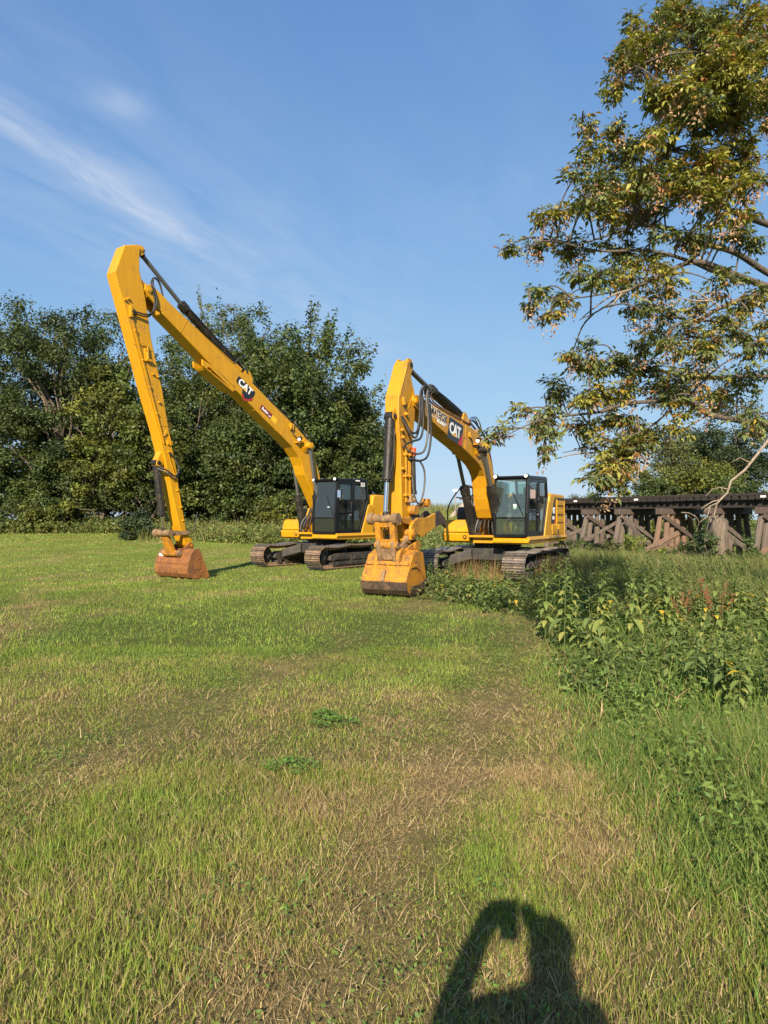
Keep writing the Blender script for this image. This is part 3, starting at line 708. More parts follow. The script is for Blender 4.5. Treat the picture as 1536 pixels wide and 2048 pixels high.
def cylinder(parent, name, p0, pg, p1, r, rr, mbar=None, y=0.0, rodmat=None, head=True):
    """hydraulic cylinder: p0 barrel end, pg gland, p1 rod end, in (x,z)"""
    A, G, B = [Vector((q[0], y, q[1])) for q in (p0, pg, p1)]
    d = (B - A).normalized(); mb = MB()
    mb.cyl(A + d * r * .6, G, r, n=18); mb.cyl(G - d * .16, G + d * .02, r * 1.17, n=18); mb.cyl(G + d * .02, G + d * .07, r * .8, n=14)
    mb.cyl(A + Vector((0, -r * .9, 0)), A + Vector((0, r * .9, 0)), r * 1.0, n=14); mb.cyl(A + d * .1, A + d * .26, r * 1.07, n=18)
    for k in range(8):
        a = d.orthogonal().normalized(); bb = d.cross(a); an = 6.283 * k / 8
        q = G + d * .01 + (a * math.cos(an) + bb * math.sin(an)) * r * 1.02; mb.cyl(q, q + d * .045, .016, n=6)
    o = mb.build(name, mbar or M_cyl, parent)
    mb = MB(); mb.cyl(G, B - d * rr, rr, n=16); mb.build('rod', rodmat or M_chrome, o)
    if head:
        mb = MB(); mb.cyl(B + Vector((0, -rr * 1.9, 0)), B + Vector((0, rr * 1.9, 0)), rr * 1.75, n=16); mb.cyl(B - d * rr * 3.2, B, rr * 1.25, n=12); mb.build('rod_eye', mbar or M_cyl, o)
    mb = MB(); mb.tube(spline([A + d * .25 + Vector((0, r * .9, .0)), A + d * .4 + Vector((0, r * 1.25, 0.02)), G - d * .4 + Vector((0, r * 1.25, 0.02)), G - d * .12 + Vector((0, r * .9, 0))]), .016, 6); mb.build('oil_line', mbar or M_cyl, o)
    return o

def shoe_mesh(mt_plate, mt_edge, width):
    mb = MB(); w = width / 2
    mb.box((0, 0, 0), (0.178, width, 0.014), 0)
    for x, h in ((-0.078, .034), (-0.006, .026), (0.066, .030)):
        mb.prism([(x - .011, .007), (x + .011, .007), (x + .006, .007 + h), (x - .006, .007 + h)], -w + .01, w - .01, 1)
    for y in (-.1, .1):                       # chain link pads under the shoe
        mb.box((0, y, -.05), (.17, .045, .085), 0)
    for x in (-.04, .03):
        for y in (-.1, .1): mb.cyl((x, y, .007), (x, y, .018), .014, n=6, m=0)
    me = mb.mesh('track_shoe'); me.materials.append(mt_plate); me.materials.append(mt_edge); return me

def crawler(root, yc, me_shoe, width, ph):
    xi, ri, zi = 1.80, 0.335, 0.392          # idler centre / radius to the shoe plate
    side = 1 if yc > 0 else -1
    mb = MB()
    # side frame: box rail with sloped ends, roller guards
    mb.prism([(-1.55, .22), (-1.62, .36), (-1.42, .50), (1.18, .50), (1.42, .43), (1.45, .30), (1.3, .22)], yc - .17, yc + .17)
    mb.prism([(-1.2, .13), (-1.2, .23), (1.2, .23), (1.2, .13)], yc + side * .17, yc + side * .20)
    mb.prism([(.55, .30), (.6, .44), (1.1, .44), (1.3, .38), (1.3, .30)], yc + side * .17, yc + side * .215)
    mb.prism([(-.6, .28), (-.55, .42), (.25, .42), (.3, .28)], yc + side * .17, yc + side * .195)
    t = mb.build('crawler_track', M_frame, root, 0.012)
    m2 = MB()
    for r_, h in ((.285, .08), (.20, .12), (.10, .16)): m2.cyl((xi, yc - h, zi), (xi, yc + h, zi), r_, n=24)
    for k in range(8): 
        a = 6.283 * k / 8; m2.cyl((xi + .15 * math.cos(a), yc + side * .12, zi + .15 * math.sin(a)), (xi + .15 * math.cos(a), yc + side * .14, zi + .15 * math.sin(a)), .018, n=6)
    m2.build('idler_wheel', M_frame, t, .008)
    m2 = MB(); n = 22; ring = []
    for k in range(n * 2):
        r_ = .30 if k % 2 else .255; a = 6.283 * k / (n * 2); ring.append((-xi + r_ * math.cos(a), zi + r_ * math.sin(a)))
    m2.prism(ring, yc - .04, yc + .04); m2.cyl((-xi, yc - .16, zi), (-xi, yc + .18 * 1, zi), .2, n=22)
    m2.build('drive_sprocket', M_frame, t, .005)
    for k in range(8):
        x = -1.22 + k * 0.35; m2 = MB()
        m2.cyl((x, yc - .15, .17), (x, yc + .15, .17), .075, n=14); m2.cyl((x, yc - .17, .17), (x, yc - .1, .17), .092, n=14); m2.cyl((x, yc + .1, .17), (x, yc + .17, .17), .092, n=14)
        m2.build('track_roller', M_frame, t)
    for x in (-.7, .62):
        m2 = MB(); m2.cyl((x, yc - .12, .61), (x, yc + .12, .61), .06, n=14); m2.box((x, yc, .54), (.1, .14, .12)); m2.build('carrier_roller', M_frame, t)
    # loop path of the shoes
    path = []
    for k in range(41): 
        f = k / 40; x = xi - 2 * xi * f
        dipz = -0.045 * math.sin(math.pi * min(1, f / .33)) if f < .33 else (-0.03 * math.sin(math.pi * (f - .33) / .37) if f < .7 else -0.03 * math.sin(math.pi * (f - .7) / .3))
        path.append((x, zi + ri + .035 * min(1, f / .33) * (1 if f < .85 else (1 - f) / .15) + dipz))
    for k in range(1, 16): a = math.pi / 2 + math.pi * k / 16; path.append((-xi + ri * math.cos(a), zi + ri * math.sin(a)))
    path.append((-xi, zi - ri)); path.append((xi, zi - ri))
    for k in range(1, 16): a = -math.pi / 2 + math.pi * k / 16; path.append((xi + ri * math.cos(a), zi + ri * math.sin(a)))
    path.append(path[0])
    cum = [0]
    for p, q in zip(path[:-1], path[1:]): cum.append(cum[-1] + math.hypot(q[0] - p[0], q[1] - p[1]))
    L = cum[-1]; n = round(L / 0.190); 
    rg = random.Random(int(ph * 100))
    for k in range(n):
        s0 = (k + ph) / n * L % L; e = []
        for ds in (-.08, .08):
            q = (s0 + ds) % L; i = max(j for j in range(len(cum) - 1) if cum[j] <= q + 1e-9); f = (q - cum[i]) / max(1e-9, cum[i + 1] - cum[i])
            e.append((path[i][0] + (path[i + 1][0] - path[i][0]) * f, path[i][1] + (path[i + 1][1] - path[i][1]) * f))
        (x0, z0), (x1, z1) = e; tx, tz = x1 - x0, z1 - z0; l = math.hypot(tx, tz); tx /= l; tz /= l
        # outward normal of a counter-clockwise loop (x forward, z up)
        nx_, nz_ = tz, -tx
        o = bpy.data.objects.new('track_shoe', me_shoe); COL.objects.link(o); o.parent = t
        X = Vector((tx, 0, tz)); Z = Vector((nx_, 0, nz_)); 
        if (x0 + x1) / 2 * nx_ * .2 + ((z0 + z1) / 2 - zi) * nz_ < 0: Z = -Z
        Y = Z.cross(X)
        o.matrix_local = Matrix.Translation(((x0 + x1) / 2, yc, (z0 + z1) / 2)) @ Matrix((X, Y, Z)).transposed().to_4x4() @ Matrix.Rotation(rg.uniform(-.02, .02), 4, 'Y')
    return t

def frame_edges(mb, pts, w, m=0, closed=True):
    n = len(pts)
    for i in range(n if closed else n - 1):
        a, b = Vector(pts[i]), Vector(pts[(i + 1) % n]); d = (b - a).normalized()
        mb.beam(a - d * w * .3, b + d * w * .3, w, w * .9, m, up=(0, 1, 0.001))

def build_cab(root, P):
    sF, yi, yo, zb, zt, rt, rm, rb = P['sF'], P['yi'], P['yo'], 1.15, P['zt'], -.43, -.52, -.10
    prof = [(sF, zb), (sF + .01, 1.75), (sF - .09, zt - .09), (rt, zt - .03), (rm, 2.2), (rb, zb)]
    mb = MB(); w = .075
    for y in (yi + w / 2, yo - w / 2): frame_edges(mb, [(x, y, z) for x, z in prof], w)
    for (x, z) in (prof[0], prof[2], prof[3], prof[4], prof[5]): mb.beam((x, yi + .03, z), (x, yo - .03, z), w, w, 0)
    mb.beam((sF + .0, yi, 1.62), (sF + .0, yo, 1.62), .03, .035, 0)
    # door pillar, door sill and mid rail on the outer side
    mb.beam((.30, yo - .03, zb), (.24, yo - .03, zt - .06), .05, .11, 0, up=(1, 0, 0)); mb.beam((sF, yo - .03, 1.78), (.28, yo - .03, 1.80), .04, .05, 0)
    mb.beam((sF - .02, yo - .03, zb + .05), (rb, yo - .03, zb + .05), .05, .12, 0); mb.beam((sF - .09, yo - .035, zt - .14), (rt, yo - .035, zt - .10), .05, .13, 0)
    mb.beam((sF - .06, yo - .035, zb), (sF - .14, yo - .035, zt - .1), .05, .12, 0, up=(1, 0, 0))
    mb.box(((sF + rb) / 2, (yi + yo) / 2, zb + .02), (sF - rb, yo - yi - .04, .05))
    cab = mb.build('cab', M_black, root, 0.015)
    mb = MB(); mb.prism([(sF - .02, zt - .11), (sF - .16, zt - .02), (rt + .1, zt + .02), (rt - .03, zt - .03), (rt - .04, zt - .1)], yi, yo); mb.build('cab_roof', M_black, cab, .03, 3)
    mb = MB(); mb.box((sF - .02, (yi + yo) / 2, zt - .055), (.05, yo - yi + .02, .05))
    mb.build('visor_rail', M_black, cab, .01)
    def pane(name, quad, m):
        mb = MB(); a, b, c, d = [Vector(q) for q in quad]; nrm = (b - a).cross(d - a).normalized() * .006
        vs = [q + nrm for q in (a, b, c, d)] + [q - nrm for q in (a, b, c, d)]
        mb.add(vs, [(0, 1, 2, 3), (7, 6, 5, 4), (0, 4, 5, 1), (1, 5, 6, 2), (2, 6, 7, 3), (3, 7, 4, 0)])
        return mb.build(name, m, cab)
    g = .045
    pane('windshield', [(sF, yi + g, 1.645), (sF, yo - g, 1.645), (sF - .08, yo - g, zt - .13), (sF - .08, yi + g, zt - .13)], M_glass)
    pane('lower_windshield', [(sF - .005, yi + g, zb + .04), (sF - .005, yo - g, zb + .04), (sF, yo - g, 1.60), (sF, yi + g, 1.60)], M_glass)
    yy = yo - .05
    pane('door_window', [(sF - .14, yy, 1.83), (.33, yy, 1.83), (.29, yy, zt - .2), (sF - .2, yy, zt - .2)], M_dglass)
    pane('lower_door_window', [(sF - .12, yy, zb + .12), (.34, yy, zb + .12), (.33, yy, 1.77), (sF - .14, yy, 1.77)], M_dglass)
    pane('quarter_window', [(.23, yy, zb + .14), (rb + .04, yy, zb + .14), (rm + .05, yy, 2.2), (rt + .06, yy, zt - .2)] if False else [(.24, yy, 1.22), (-.04, yy, 1.22), (-.45, yy, 2.22), (.20, yy, 2.22)], M_glass)
    pane('upper_quarter_window', [(.20, yy, 2.22), (-.45, yy, 2.22), (-.36, yy, zt - .2), (.19, yy, zt - .2)], M_glass)
    yy = yi + .04
    pane('side_window', [(sF - .06, yy, 1.7), (.15, yy, 1.7), (.15, yy, zt - .15), (sF - .14, yy, zt - .15)], M_glass)
    pane('rear_window', [(-.44, yi + .06, 2.15), (-.44, yo - .06, 2.15), (-.40, yo - .06, zt - .15), (-.40, yi + .06, zt - .15)], M_glass)
    # inside
    mb = MB(); mb.box((.15, (yi + yo) / 2, 1.62), (.5, .46, .13)); mb.box((-.12, (yi + yo) / 2, 1.98), (.13, .44, .66), 0, Matrix.Rotation(-.15, 3, 'Y')); mb.box((-.18, (yi + yo) / 2, 2.4), (.1, .26, .18)); mb.box((.12, (yi + yo) / 2, 1.38), (.4, .36, .38))
    mb.build('seat', M_seat, cab, .03)
    mb = MB()
    for y in (yi + .18, yo - .18): mb.box((.32, y, 1.66), (.5, .14, .16)); mb.cyl((.5, y, 1.74), (.55, y, 1.92), .022, n=8); mb.ball((.555, y, 1.95), .042, n=8)
    mb.build('control_console', M_grey, cab, .015)
    mb = MB(); mb.cyl((sF - .25, (yi + yo) / 2, 1.2), (sF - .33, (yi + yo) / 2, 1.5), .035, n=8)
    for y in (-.1, .1): mb.cyl((sF - .22, (yi + yo) / 2 + y, 1.2), (sF - .42, (yi + yo) / 2 + y, 1.75), .013, n=6); mb.box((sF - .2, (yi + yo) / 2 + y * 1.6, 1.23), (.2, .11, .03))
    mb.build('travel_levers', M_black, cab)
    mb = MB(); mb.box((sF - .2, yi + .17, 2.0), (.05, .2, .15)); mb.cyl((sF - .16, yi + .17, 1.5), (sF - .2, yi + .17, 1.95), .015, n=6); mb.build('monitor', M_black, cab, .01)
    mb = MB(); mb.box((sF - .03, yo - .36, 1.92), (.004, .09, .13)); mb.build('paper_note', M_white, cab)
    mb = MB(); mb.beam((sF + .02, yo - .12, 1.68), (sF - .03, yo - .42, 2.3), .014, .02); mb.build('wiper', M_black, cab)
    # lamps on the roof edge
    for y in (yi + .06, yo - .04):
        mb = MB(); mb.cyl((sF - .08, y, zt - .04), (sF + .04, y, zt - .04), .06, n=16, m=0); mb.cyl((sF + .04, y, zt - .04), (sF + .046, y, zt - .04), .048, n=16, m=1)
        mb.build('work_light', [M_black, M_lamp], cab)
    # mirror on its arm
    mb = MB(); mb.tube([(sF - .04, yo - .01, zt - .3), (sF + .04, yo + .11, zt - .36), (sF + .03, yo + .14, zt - .5)], .013, 6); mb.box((sF + .02, yo + .15, zt - .52), (.05, .17, .27))
    mo = mb.build('mirror', M_black, cab, .012)
    mb = MB(); mb.box((sF + .049, yo + .15, zt - .52), (.006, .14, .23)); mb.build('mirror_glass', M_mirror if P['id'] == 'L' else M_grey, mo)
    mb = MB(); mb.tube([(.42, yo + .01, 1.5), (.42, yo + .05, 1.55), (.44, yo + .05, 2.1), (.44, yo + .01, 2.15)], .012, 6); mb.build('grab_rail', M_black, cab)
    mb = MB(); mb.box((.42, yo + .005, 1.72), (.11, .012, .05)); mb.build('door_handle', M_grey, cab)
    if P['id'] == 'L':
        put_text('323', M_white, cab, (-.22, yo + .004, 2.72), (-1, 0, 0), (0, 0, 1), 1.0, 1.1)
        mb = MB(); mb.box((.05, yo + .001, 2.845), (.22, .008, .04)); mb.build('clearance_marker', M_white, cab)
    return cab

def build_machine(P):
    fx, fy = P['f']; root = empty('excavator', (P['C'][0], P['C'][1], gz(*P['C']) + P.get('dz', 0)), math.atan2(fy, fx))
    tag(root, P['label'], 'excavator')
    Y, YO, ID = P['yel'], P['yel2'], P['id']
    # undercarriage
    mb = MB(); mb.prism_z([(.75, .75), (.75, -.75), (-.75, -.75), (-.75, .75)], .46, .78)
    for sx in (1, -1):
        for sy in (1, -1):
            vs = []
            for (x, y, z0, z1) in ((sx * .35, sy * .5, .48, .80), (sx * .85, sy * .45, .48, .76), (sx * 1.15, sy * 1.02, .30, .58), (sx * .55, sy * 1.02, .30, .60)): vs += [(x, y, z0), (x, y, z1)]
            mb.add(vs, [(0, 2, 4, 6), (7, 5, 3, 1), (0, 1, 3, 2), (2, 3, 5, 4), (4, 5, 7, 6), (6, 7, 1, 0)])
    mb.build('car_body', M_frame, root, .02)
    mb = MB(); mb.cyl((0, 0, .76), (0, 0, .93), .62, n=40); 
    for k in range(30): a = 6.283 * k / 30; mb.box((.64 * math.cos(a), .64 * math.sin(a), .86), (.05, .05, .07), 0, Matrix.Rotation(a, 3, 'Z'))
    mb.build('slew_ring', M_frame, root)
    me = shoe_mesh(P['track'], M_steel, .60)
    crawler(root, 1.20, me, .6, .13); crawler(root, -1.20, me, .6, .57)
    # upper frame: deck with the two bent skirts
    sD = P['sF'] - .02
    mb = MB(); mb.prism_z([(sD, .36), (sD, P['yo'] - .0), (-2.35, P['yo'] + .02), (-2.35, -1.33), (.70, -1.33), (.70, -.5), (.95, -.36), (.95, .3)], .93, 1.09)
    up = mb.build('upper_frame', Y, root, .02)
    mb = MB(); mb.prism([(sD + .005, 1.09), (sD + .05, 1.05), (sD + .05, .97), (sD - .02, .93), (sD - .02, 1.09)], .34, P['yo'] + .02)
    mb.build('front_skirt', Y, up, .01)
    mb = MB(); y0 = P['yo']; vs = []
    for x in (sD + .03, -2.3): vs += [(x, y0 - .04, 1.13), (x, y0 + .03, 1.13), (x, y0 + .06, 1.05), (x, y0 - .0, .96), (x, y0 - .06, .96)]
    mb.add(vs, [(4, 3, 2, 1, 0), (5, 6, 7, 8, 9)] + [(i, (i + 1) % 5, (i + 1) % 5 + 5, i + 5) for i in range(5)]); mb.build('side_skirt', Y, up, .006)
    # boom foot brackets
    for y in (-.30, .30):
        mb = MB(); mb.prism([(-.1, 1.05), (.95, 1.05), (.90, 1.3), (.62, 1.95), (.40, 2.0), (.1, 1.6)], y - .03, y + .03); mb.build('boom_bracket', YO, up, .01)
    mb = MB(); mb.box((.85, 0, 1.12), (.5, .9, .06)); mb.build('bracket_plate', YO, up, .01)
    for k, (x, y) in enumerate(((.98, .12), (1.0, .0), (.96, -.14), (.9, .2), (.9, -.22))):
        hose(up, [(x, y, 1.12), (x + .06, y, 1.35), (x - .05, y * .8, 1.62), (x - .2, y * .6, 1.95)], .022, M_rubber)
    for (x, y) in ((.97, .27), (1.0, -.26)):
        hose(up, [(x - .1, y, 1.1), (x + .05, y, 1.25), (x + .02, y + .05, 1.5), (x - .15, y + .1, 1.7)], .026, M_hose)
    # tool box and tank on the machine's right side
    sT = P['sT']
    mb = MB(); mb.prism([(-.1, 1.22), (-.1, 1.55), (sT - .12, 1.57), (sT - .03, 1.50), (sT + .03, 1.22)], -1.33, -.50)
    tb = mb.build('toolbox', Y, root, .035, 3)
    mb = MB(); mb.prism([(-.1, .97), (-.1, 1.205), (sT + .05, 1.205), (sT + .07, 1.17), (sT + .03, .97)], -1.36, -.47); mb.build('step_box', Y, tb, .03, 3)
    mb = MB(); mb.cyl((sT + .02, -.66, 1.09), (sT + .068, -.66, 1.09), .055, n=18, m=0); mb.cyl((sT + .06, -.66, 1.09), (sT + .072, -.66, 1.09), .03, n=14, m=1); mb.build('tie_down_eye', [M_black, YO], tb)
    mb = MB(); mb.prism([(-1.0, .97), (-1.0, 1.95), (-.2, 1.95), (-.12, 1.85), (-.12, .97)], -1.33, -.48); mb.build('fuel_tank', M_frame if ID == 'R' else M_black, root, .03, 2)
    mb = MB()
    for y in (-1.28, -.72): mb.tube(spline([(sT - .15, y, 1.55), (sT - .25, y, 2.0), (-.35, y, 2.55), (-.8, y, 2.6), (-1.2, y, 2.55), (-1.25, y, 2.0)]), .02, 8)
    mb.tube([(-.32, -1.28, 2.53), (-.32, -.72, 2.53)], .02, 8); mb.tube([(.0, -1.28, 2.23), (-1.25, -1.28, 2.2)], .018, 8)
    mb.build('handrail', M_black, root)
    # engine hood, counterweight
    zh = P['zh']
    mb = MB(); mb.prism([(-.62, 1.1), (-.72, 1.9), (-.86, zh - .06), (-.98, zh), (-2.35, zh - .02), (-2.35, 1.1)], -.5, P['yo'] - .03)
    hood = mb.build('engine_hood', Y, root, .05, 3)
    mb = MB(); mb.prism([(-1.0, 1.1), (-1.0, zh - .35), (-2.35, zh - .35), (-2.35, 1.1)], -1.32, -.5); mb.build('pump_housing', Y, root, .05, 2)
    # slanted yellow panel beside the cab rear
    mb = MB(); mb.prism([(-.14, 1.1), (-.52, 2.02), (-.66, 2.1), (-.80, 2.0), (-.80, 1.1)], P['yo'] - .12, P['yo'] + .015); mb.build('corner_panel', Y, hood, .025, 3)
    yh = P['yo'] - .03
    mb = MB(); cw = [(-2.35, -1.33)] + [(-2.35 - .42 * math.sin(math.pi * k / 10) ** .7, -1.33 + 2.66 * k / 10) for k in range(1, 10)] + [(-2.35, P['yo'])]
    mb.prism_z(cw, 1.0, zh - .12); mb.build('counterweight', Y, root, .05, 3)
    if ID == 'R':
        # louvred door: three proud panels, recess bands, black decal strip
        for z0 in (2.06, 1.80, 1.56):
            mb = MB(); mb.prism([(-1.48, z0 - .065), (-1.44, z0 + .055), (-2.18, z0 + .055), (-2.16, z0 - .065)], yh, yh + .035); mb.build('louvre_panel', Y, hood, .012)
        for (x0, x1, z0, z1) in ((-.95, -1.5, 1.14, 1.42), (-1.62, -2.2, 1.14, 1.45)):
            mb = MB(); mb.prism([(x0, z0), (x0 - .02, z1), (x1, z1), (x1, z0)], yh, yh + .03); mb.build('door_panel', Y, hood, .015)
        for x in (-.80, -1.56): 
            mb = MB(); mb.box((x, yh + .02, 1.22), (.07, .05, .15)); mb.build('latch', M_frame, hood, .008)
        mb = MB(); mb.prism([(-.86, 1.47), (-1.22, 2.16), (-1.36, 2.16), (-1.38, 1.70), (-1.20, 1.47)], yh, yh + .008); dc = mb.build('decal_strip', M_dblack, hood)
        mb = MB(); mb.prism([(-1.21, 1.47), (-1.385, 1.69), (-1.385, 1.47)], yh, yh + .007); mb.build('red_corner', M_dred, hood)
        put_text('catM', M_white, hood, (-1.19, yh + .010, 1.83), (-1, 0, 0), (0, 0, 1), .55, 1.1)
        put_text('320', M_white, hood, (-1.13, yh + .010, 1.62), (-1, 0, 0), (0, 0, 1), 1.0, 1.1)
        mb = MB(); mb.beam((-1.42, yh + .02, 1.1), (-1.44, yh + .02, 2.18), .03, .03, 0, up=(1, 0, 0)); mb.build('door_edge', Y, hood, .005)
        mb = MB(); mb.beam((-1.3, yh - .0, 2.19), (-2.3, yh, 2.19), .03, .06, 0); mb.build('gap_shade_bar', M_frame, hood)  # dark bar stands in for the shade of the gap
    else:
        mb = MB(); mb.prism([(-1.0, 1.2), (-1.0, 1.45), (-1.45, 1.95), (-1.5, 2.2), (-2.2, 2.2), (-2.2, 1.2)], yh, yh + .03); mb.build('door_panel', Y, hood, .02)
        mb = MB(); mb.box((-.93, yh + .02, 1.22), (.08, .05, .16)); mb.build('latch', M_frame, hood, .008)
        mb = MB(); mb.prism([(-1.2, 1.5), (-1.6, 2.1), (-2.0, 2.1), (-2.0, 1.5)], yh + .03, yh + .036); mb.build('decal_strip', M_dblack, hood)
        put_text('catM', M_white, hood, (-1.72, yh + .040, 1.8), (-1, 0, 0), (0, 0, 1), .9, 1.1)
        put_text('323', M_white, hood, (-1.75, yh + .040, 1.6), (-1, 0, 0), (0, 0, 1), .9, .9)
    mb = MB(); mb.cyl((-1.9, .2, zh - .05), (-1.9, .2, zh + .22), .07, n=14); mb.build('exhaust_pipe', M_rubber, hood)
    build_cab(root, P)
    return root

# ---- long reach machine
PL = dict(id='L', C=(-1.93, 23.3), f=(-.586, -.81), label='long reach yellow excavator with high thin stick and rusty orange bucket',
          yel=M_yel, yel2=M_yel, track=M_track, sF=1.14, yi=.35, yo=1.35, zt=2.90, sT=.80, zh=2.42)
XL = build_machine(PL)
low = [(.30, 1.55), (.52, 1.66), (.66, 1.94), (1.05, 2.55), (1.38, 3.02), (1.50, 3.32), (1.66, 3.58), (1.95, 3.86), (2.45, 4.18), (3.04, 4.52), (4.11, 5.19), (4.70, 5.54), (5.6, 6.13), (6.82, 6.92)]
upp = [(6.95, 7.44), (6.66, 7.27), (5.76, 6.78), (4.58, 6.15), (3.55, 5.56), (2.85, 5.13), (2.15, 4.73), (1.75, 4.50), (1.45, 4.30), (1.18, 4.08), (.96, 3.76), (.78, 3.36), (.61, 2.92), (.35, 2.25), (.12, 1.80), (.16, 1.6)]
mb = MB(); mb.prism(low + upp, -.22, .22); boom = mb.build('boom', M_yel, XL, .018, 2)
for y in (-.19, .19):       # fork plates at the boom nose
    mb = MB(); mb.prism([(6.55, 6.78), (6.9, 7.0), (7.22, 7.26), (7.34, 7.40), (7.30, 7.54), (7.14, 7.58), (6.85, 7.42), (6.5, 7.2)], y - .032, y + .032); mb.build('nose_plate', M_yel, boom, .012)
for (a, b_) in (((6.25, 6.55), (6.02, 6.93)), ((2.47, 4.2), (2.16, 4.72)), ((1.6, 3.55), (1.2, 4.08))):    # weld seams
    mb = MB(); mb.beam((a[0], .221, a[1]), (b_[0], .221, b_[1]), .008, .014, 0, up=(0, 1, 0)); mb.build('weld_seam', M_yel, boom)
for s_ in (5.05, 3.55, 2.7):
    zz = np.interp(s_, [q[0] for q in low[2:]], [q[1] for q in low[2:]]); mb = MB(); mb.box((s_, 0, zz - .003), (.014, .42, .012), 0, Matrix.Rotation(-.55, 3, 'Y')); mb.build('weld_seam', M_yel, boom)
# stick rest cradle below the boom
for y in (-.19, .19):
    mb = MB(); mb.prism([(5.52, 5.98), (5.50, 5.80), (5.40, 5.74), (5.28, 5.80), (5.20, 5.76), (4.52, 5.36), (4.40, 5.28), (4.30, 5.30), (4.32, 5.42), (4.42, 5.44), (5.05, 5.82), (5.12, 5.84)], y - .03, y + .03); mb.build('cradle_plate', M_yel, boom, .01)
mb = MB(); mb.prism([(5.42, 5.78), (5.36, 5.72), (4.40, 5.24), (4.40, 5.30)], -.22, .22); mb.build('cradle_floor', M_yel, boom, .008)
pin(boom, .36, 1.78, -.36, .36, .09, M_frame); pin(boom, 1.36, 3.95, -.50, .50, .10, M_yel, 'pin_boss'); pin(boom, 7.21, 7.42, -.26, .26, .07, M_yel)
mb = MB(); mb.cyl((1.36, .22, 3.95), (1.36, .26, 3.95), .21, n=26); mb.cyl((1.36, .25, 3.95), (1.36, .30, 3.95), .15, n=22); mb.build('boss_ring', M_yel, boom, .006)
# light on the boom
mb = MB(); mb.cyl((1.72, .34, 4.16), (1.80, .36, 4.12), .07, n=14, m=0); mb.cyl((1.80, .36, 4.12), (1.806, .361, 4.118), .058, n=14, m=1); mb.box((1.78, .28, 4.02), (.16, .14, .03), 2); mb.build('work_light', [M_black, M_lamp, M_yel], boom, .004)
hose(boom, [(1.78, .28, 4.16), (1.95, .25, 4.27), (2.0, .245, 4.42), (2.12, .24, 4.46)], .013, M_rubber)
mb = MB(); mb.box((2.02, .25, 4.5), (.16, .06, .2)); mb.box((2.08, .27, 4.5), (.05, .08, .12)); mb.build('valve_bracket', M_yel, boom, .008)
# logo: black and red flag shape with white letters and a gold wedge
bd = Vector((-.86, 0, -.51)).normalized(); bu_ = Vector((-.51, 0, .86)).normalized()
def on_boom(o, a, b_): v = Vector((o[0], 0, o[1])) + bd * a + bu_ * b_; return (v.x, v.z)
LO = (4.0, 5.37); LK = .80; shrink = lambda pts: [(a * LK, b * LK) for a, b in pts]
def plate(parent, pts, y, m, name, o=None, th=.004):
    o = o or LO
    mb = MB(); mb.prism([on_boom(o, *p) for p in pts], y, y + th); return mb.build(name, m, parent)
plate(boom, shrink([(-.46, .03), (-.46, .24), (-.40, .28), (.46, .28), (.5, .24), (.5, -.10), (.20, -.33), (.02, -.22), (-.08, -.02), (-.40, -.0)]), .2215, M_dblack, 'logo_backing')
plate(boom, shrink([(.44, .0), (.5, .0), (.5, -.12), (.20, -.35), (.0, -.22), (.03, -.17), (.2, -.27), (.44, -.10)]), .2265, M_dred, 'logo_red_edge')
put_text('cat', M_white, boom, (on_boom(LO, .0, .12 * LK)[0], .2275, on_boom(LO, 0, .12 * LK)[1]), bd, bu_, .92 * LK, .92 * LK, 'logo_letters')
plate(boom, shrink([(-.12, -.02), (.14, -.02), (.02, .09)]), .2295, M_dtan, 'logo_wedge')
BO = (3.10, 4.83)
plate(boom, [(-.27, .085), (.25, .085), (.25, -.085), (-.27, -.085)], .2215, M_dmaroon, 'dealer_plate', BO)
put_text('butler', M_white, boom, (on_boom(BO, -.06, .0)[0], .2265, on_boom(BO, -.06, .0)[1]), bd, bu_, .75, .8, 'dealer_lettering')
put_text('catS', M_white, boom, (on_boom(BO, .18, -.03)[0], .2265, on_boom(BO, .18, -.03)[1]), bd, bu_, .45, .55, 'dealer_lettering')
plate(boom, [(.255, .085), (.50, .085), (.50, -.085), (.255, -.085)], .2215, M_dyel, 'yellow_sticker', BO)
# stick
fr = [(7.62, 8.44), (7.89, 8.36), (8.155, 7.62), (7.25, 4.86), (6.89, 3.84), (6.72, 3.25), (6.62, 2.85), (6.24, 1.40), (6.05, .90), (5.93, .78)]
re = [(5.78, .86), (5.84, 1.05), (6.02, 1.30), (6.34, 2.94), (6.58, 3.94), (6.78, 4.93), (7.12, 6.20), (7.24, 6.90), (7.36, 7.48), (7.47, 7.85), (7.47, 8.2), (7.45, 8.43)]
mb = MB(); mb.prism(fr + re, -.19, .19); stick = mb.build('stick', M_yel, XL, .02, 2)
for y in (-.12, .12):
    mb = MB(); mb.prism([(7.62, 8.05), (7.46, 8.2), (7.33, 8.30), (7.27, 8.42), (7.36, 8.52), (7.50, 8.50), (7.7, 8.44)], y - .03, y + .03); mb.build('cylinder_lug', M_yel, stick, .01)
mb = MB(); mb.prism([(7.45, 7.7), (7.15, 7.52), (7.10, 7.38), (7.18, 7.30), (7.35, 7.1), (7.5, 7.3)], -.145, .145); mb.build('pivot_lug', M_yel, stick, .012)
for s0, s1 in (((7.62, 5.96), (7.03, 5.88)), ((6.94, 3.98), (6.60, 4.02))):
    mb = MB(); mb.beam((s0[0], .191, s0[1]), (s1[0], .191, s1[1]), .008, .014, 0, up=(0, 1, 0)); mb.build('weld_seam', M_yel, stick)
mb = MB(); mb.prism([(6.6, 3.98), (6.60, 4.12), (6.42, 4.16), (6.34, 4.10), (6.40, 4.0)], -.03, .03); mb.build('lifting_lug', M_yel, stick, .008)
